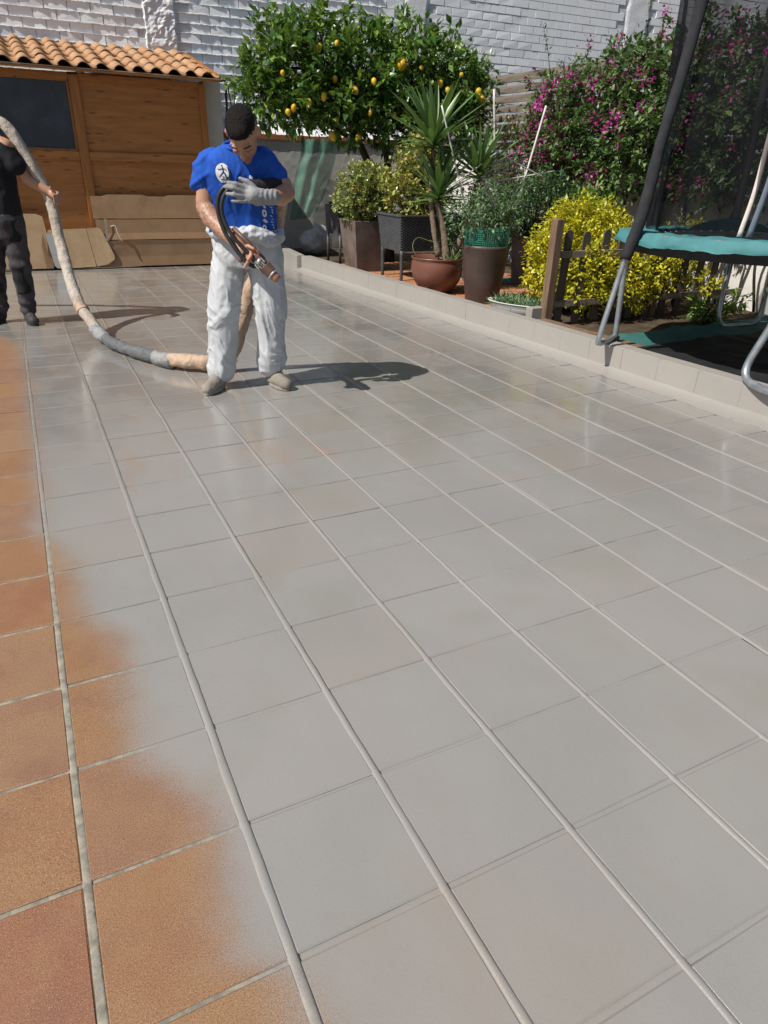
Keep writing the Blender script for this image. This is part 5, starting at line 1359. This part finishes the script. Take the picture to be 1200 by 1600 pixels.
gl = blob('glove', gp, .0048, M_GLOVE, m1, 2, lambda co, nr: .0016*vn(co, 60, 2)+.0020*np.sin(co[:, 0]*260)*np.clip((co[:, 0]-.16)/.03, 0, 1))
# print on the shirt, laid on the cloth
dg = bpy.context.evaluated_depsgraph_get()
bvt = BVHTree.FromPolygons([v.co for v in shirt.data.vertices], [p.vertices for p in shirt.data.polygons])
def lay(pts, off):
    out = []
    for x, z in pts:
        h = bvt.ray_cast(Vector((x, -.8, z)), Vector((0, 1, 0)))
        out.append(tuple((h[0] if h[0] else Vector((x, -.2, z)))+Vector((0, -off, 0))))
    return out
basic('white print', (.68, .69, .71), (.58, .59, .62), 60, .8); basic('navy print', (.012, .025, .10), (.012, .025, .10), 20, .8)
def disc(cx, cz, rx, rz_, off, name, mat, hole=0.0):
    mb = MB(); nr_, na = 7, 30; rows = []
    for i in range(nr_+1):
        f = hole+(1-hole)*i/nr_
        rows += [(cx+rx*f*math.cos(2*math.pi*k/na), cz+rz_*f*math.sin(2*math.pi*k/na)) for k in range(na)]
    vs = lay(rows, off); fs = []
    for i in range(nr_):
        for k in range(na): k2 = (k+1) % na; fs.append((i*na+k, i*na+k2, i*na+na+k2, i*na+na+k))
    mb.add(vs, fs); return build(mb, name, mat, m1, smooth=True)
def stroke(pts, wd, off, name, mat):
    s = spline([(x, z, 0) for x, z in pts], 6); mb = MB(); prev = None
    for i, q in enumerate(s):
        d = s[min(i+1, len(s)-1)]-s[max(i-1, 0)]; nn = np.array((-d[1], d[0])); nn = nn/(np.linalg.norm(nn)+1e-9)
        ww = wd*(1-.5*abs(i/(len(s)-1)-.4))
        v = lay([(q[0]-nn[0]*ww, q[1]-nn[1]*ww), (q[0]+nn[0]*ww, q[1]+nn[1]*ww)], off); b = len(mb.v); mb.v += v
        if prev is not None: mb.f.append((prev, prev+1, b+1, b))
        prev = b
    return build(mb, name, mat, m1)
LX, LZ = -.062, 1.305
disc(LX, LZ, .042, .050, .003, 'shirt_emblem', MATS['white print'])
nv_ = MATS['navy print']
for pts, wd in (([(-.004, .046), (-.002, .038)], .006), ([(0, .036), (.004, .018), (.006, .004)], .007), ([(.004, .006), (-.010, -.012), (-.024, -.026)], .006), ([(.006, .004), (.016, -.004), (.022, -.022)], .006), ([(.0, .026), (-.018, .020), (-.032, .024)], .004), ([(.004, .026), (.018, .022), (.026, .012)], .004), ([(.034, .036), (.040, .020), (.044, .0), (.042, -.024)], .006), ([(-.016, -.040), (.0, -.036), (.018, -.044)], .004), ([(.022, -.024), (.030, -.030), (.038, -.022)], .008), ([(.020, -.038), (.032, -.040)], .005), ([(.0, -.018), (.010, -.026)], .004)):
    stroke([(LX+a*.88, LZ+b*.88) for a, b in pts], wd*.55, .0055, 'emblem_figure', nv_)
TX = .145
disc(TX, 1.098, .0125, .022, .003, 'shirt_lettering', MATS['white print'], .38)
stroke([(TX-.008, 1.064), (TX+.010, 1.046)], .008, .003, 'shirt_lettering', MATS['white print'])
disc(TX-.006, 1.018, .011, .017, .003, 'shirt_lettering', MATS['white print'], .35)
stroke([(TX-.002, 1.142), (TX+.008, 1.126)], .006, .003, 'shirt_lettering', MATS['white print'])
for z in (1.128, 1.112, 1.098, 1.080, 1.062, 1.046, 1.030, 1.014):
    stroke([(TX+.034+.004*math.sin(z*900), z+.005), (TX+.040, z-.003)], .0028, .003, 'shirt_small_print', MATS['white print'])
stroke([(.085, 1.292), (.105, 1.282)], .009, .003, 'shirt_lettering', MATS['white print'])
collar = []
for k in range(25):
    a = 2*math.pi*k/24; collar.append((.016+.082*math.cos(a), -.150+.078*math.sin(a), 1.448+.022*math.sin(a)))
build(MB().tube(collar, .010, 8, False), 'collar', M_BLUE, m1, smooth=True)

# ================================================================== SPRAY GUN
gun = empty('spray_gun', (1.37, 3.31, 0), -YAW); tag(gun, 'brown two hose spray gun with slotted nozzle pointing at the floor', 'spray gun')
def gunmat(name, c1, c2, metal, rough): return basic(name, c1, c2, 22, rough, 60, .3, .003, .5, metal, stain=(.10, .085, .075))
gunmat('rusty brown gun body', (.155, .085, .060), (.10, .058, .045), .2, .5); gunmat('copper gun tube', (.36, .17, .105), (.26, .12, .075), .3, .45); gunmat('bright gun metal', (.55, .54, .52), (.42, .41, .40), .7, .35)
A, B = np.array((.000, -.335, .985)), np.array((.245, -.372, .762)); AX = (B-A)/np.linalg.norm(B-A); GL = np.linalg.norm(B-A)
SDv = np.cross(AX, (0, 1, 0)); SDv /= np.linalg.norm(SDv); FRv = np.cross(SDv, AX)
if FRv[1] > 0: FRv = -FRv
G = lambda t_, s=0, f=0: A+AX*GL*t_+SDv*s+FRv*f
rotm = Matrix(((SDv[0], FRv[0], AX[0]), (SDv[1], FRv[1], AX[1]), (SDv[2], FRv[2], AX[2])))
build(MB().tube([G(-.05), G(.2), G(.45), G(.56)], [.017, .019, .021, .022], 14), 'barrel', MATS['copper gun tube'], gun, smooth=True)
build(MB().tube([G(-.10, .030), G(.2, .030), G(.62, .026)], [.013, .014, .014], 12), 'air_tube', MATS['rusty brown gun body'], gun, smooth=True)
build(MB().box(tuple(G(.60)), (.058, .05, .075), rotm), 'valve_block', MATS['rusty brown gun body'], gun, bevel=.006)
for q in (.40, .47): build(MB().tube([G(q, -.027, .0), G(q, .040, .0)], .021, 14), 'clamp_band', MATS['copper gun tube'], gun, bevel=.002)
mb = MB()
for k in range(5): mb.box(tuple(G(.625+.03*(k % 2), -.026+.013*k, .030)), (.008, .012, .030), rotm)
build(mb, 'cooling_fins', MATS['bright gun metal'], gun, bevel=.002)
build(MB().tube([G(.56, -.02, .018), G(.60, .0, .034), G(.58, .022, .030)], .013, 10), 'coupling', MATS['bright gun metal'], gun, smooth=True)
build(MB().tube([G(.68), G(.72), G(.85), G(.87)], [.034, .037, .034, .030], 18), 'nozzle_housing', MATS['rusty brown gun body'], gun, smooth=False, bevel=.003)
build(MB().tube([G(.868), G(.885), G(.90)], [.034, .035, .034], 18), 'nozzle_ring', MATS['bright gun metal'], gun, bevel=.002)
build(MB().tube([G(.90), G(.98), G(1.02)], [.027, .026, .021], 18), 'nozzle_tip', MATS['copper gun tube'], gun, bevel=.002)
build(MB().tube(spline([G(.30, -.01, .0), G(.30, -.05, .02), G(.36, -.075, .025)], 6), .014, 10), 'grip', MATS['rusty brown gun body'], gun, smooth=True)
for k, pts in enumerate((((.035, -.315, 1.235), (-.02, -.335, 1.245), (-.068, -.345, 1.19), (-.076, -.35, 1.11), (-.050, -.36, 1.02), (-.005, -.37, .945), (.05, -.375, .875), (.105, -.37, .83), (.135, -.365, .845)),
                        ((.05, -.315, 1.235), (-.005, -.345, 1.23), (-.047, -.355, 1.17), (-.052, -.36, 1.10), (-.022, -.365, 1.02), (.03, -.37, .955), (.08, -.37, .905), (.13, -.362, .868)))):
    build(MB().tube(spline(pts, 8), .0125-.001*k, 10), 'cable', MATS['black plastic'], gun, smooth=True)

# ================================================================== WORKER IN BLACK
m2 = empty('person', (.00, 6.00, 0), -YAW)
tag(m2, 'person in black T-shirt and dark work trousers carrying the hose on one shoulder', 'person')
HC2 = Vector((-.06, -.03, 1.68)); HR2 = Matrix.Rotation(math.radians(12), 3, 'X') @ Matrix.Rotation(math.radians(-30), 3, 'Z'); 
pr = headprims(HC2, HR2, 1.08)
pr += [('cap', (-.055, .0, 1.60), (-.02, .01, 1.46), .060, .075), ('ell', (0, 0, 1.28), (.15, .09, .16)), ('cap', (.10, 0, 1.44), (.175, -.01, 1.42), .075, .065), ('cap', (.175, -.01, 1.42), (.275, .03, 1.19), .062, .050), ('cap', (.275, .03, 1.19), (.455, .045, 1.085), .048, .034), ('cap', (.455, .045, 1.085), (.49, .03, 1.07), .034, .036), ('ell', (.515, .02, 1.06), (.034, .030, .046)),
       ('cap', (-.10, 0, 1.44), (-.19, -.01, 1.42), .075, .065), ('cap', (-.19, -.01, 1.42), (-.26, -.02, 1.15), .062, .050), ('cap', (-.26, -.02, 1.15), (-.24, -.14, .93), .048, .034), ('ell', (-.235, -.17, .86), (.030, .042, .05))]
for k in range(4):
    z = 1.105-.022*k
    pr += [('cap', (.525, .015, z-.02), (.552, -.045, z-.026), .012, .0115), ('cap', (.552, -.045, z-.026), (.535, -.098, z-.032), .0115, .0095)]
    zz = .83-.004*k
    pr += [('cap', (-.235, -.155-.018*k+.02, zz), (-.225, -.16-.018*k+.02, zz-.045), .010, .0095), ('cap', (-.225, -.16-.018*k+.02, zz-.045), (-.205, -.16-.018*k+.02, zz-.075), .0095, .008)]
pr += [('cap', (.50, .0, 1.10), (.49, -.03, 1.13), .014, .012), ('cap', (-.225, -.20, .87), (-.20, -.215, .835), .013, .010)]
blob('body', pr, .0085, M_SKIN, m2, 3)
hairblob(m2, HC2, HR2, 1.08); face_bits(m2, HC2, HR2, 1.08)
blob('t_shirt', [('loft', [((.0, .0, .90), .185, .130), ((0, 0, 1.05), .180, .130), ((0, 0, 1.2), .19, .135), ((0, 0, 1.34), .195, .13), ((0, .0, 1.42), .165, .11), ((-.01, .0, 1.475), .09, .085)]),
                 ('cap', (.14, 0, 1.42), (.235, -.022, 1.285), .080, .078), ('cap', (-.14, 0, 1.42), (-.235, -.02, 1.26), .08, .078)], .009, M_BLACKC, m2, 5, lambda co, nr: .012*(.4-np.abs(vn(co, (9, 9, 4), 5, 2)))+.004*vn(co, 22, 2), post=1)
def dp_fn(co, nr):
    z = co[:, 2]
    return .014*(.42-np.abs(vn(co, (8, 8, 6), 9, 2)))+.008*np.exp(-((z-.16)/.08)**2)*np.sin(70*z+12*co[:, 0])+.006*np.exp(-((z-.5)/.12)**2)*np.sin(55*z+10*co[:, 1])
tro = blob('work_trousers', [('loft', [((0, 0, .72), .185, .125), ((0, 0, .84), .190, .13), ((0, 0, .93), .175, .125)]), ('cap', (.092, 0, .76), (.105, -.025, .46), .098, .082), ('cap', (.105, -.025, .46), (.085, .0, .13), .080, .068), ('cap', (-.092, 0, .76), (-.13, -.025, .46), .098, .082), ('cap', (-.13, -.025, .46), (-.175, .01, .13), .080, .068)], .009, M_DARKP, m2, 5, dp_fn, post=1)
bt2 = BVHTree.FromPolygons([v.co for v in tro.data.vertices], [p.vertices for p in tro.data.polygons])
def patch(x0, x1, z0, z1, name):
    def fn(u, v):
        h = bt2.ray_cast(Vector((x0+(x1-x0)*u+.012*math.sin(v*7), -.8, z0+(z1-z0)*v)), Vector((0, 1, 0)))
        return tuple(h[0]+Vector((0, -.006, 0))) if h[0] else (x0+(x1-x0)*u, -.02, z0+(z1-z0)*v)
    o = build(MB().grid(fn, 10, 14), name, M_PATCH, m2, smooth=True); md = o.modifiers.new('s', 'SOLIDIFY'); md.thickness = .008
patch(.085, .168, .70, .88, 'pocket_flap'); patch(.055, .158, .27, .50, 'knee_patch'); patch(-.185, -.085, .27, .50, 'knee_patch')
shoe('shoe', m2, (.055, .03, 0), (.185, -.13, 0), M_SHOED, M_SHOED); shoe('shoe', m2, (-.185, .03, 0), (-.215, -.19, 0), M_SHOED, M_SHOED)

# ================================================================== SPRAY MIST
t = NT('spray mist'); t.t.nodes.clear(); o_m = t.t.nodes.new('ShaderNodeOutputMaterial')
pv = t.t.nodes.new('ShaderNodeVolumePrincipled'); pv.inputs['Color'].default_value = (.85, .85, .84, 1); pv.inputs['Density'].default_value = 1.1
t.t.links.new(pv.outputs[0], o_m.inputs['Volume'])
mb = MB(); solid(mb, ('ell', (0, 0, 0), (.22, .10, .11))); solid(mb, ('ell', (-.05, 0, .04), (.10, .06, .09)))
ms = build(mb, 'spray_mist', t.m, None, (2.16, 3.36, .13), smooth=True); tag(ms, 'thin drifting paint mist above the shadow of the worker in blue', 'mist', kind='stuff')
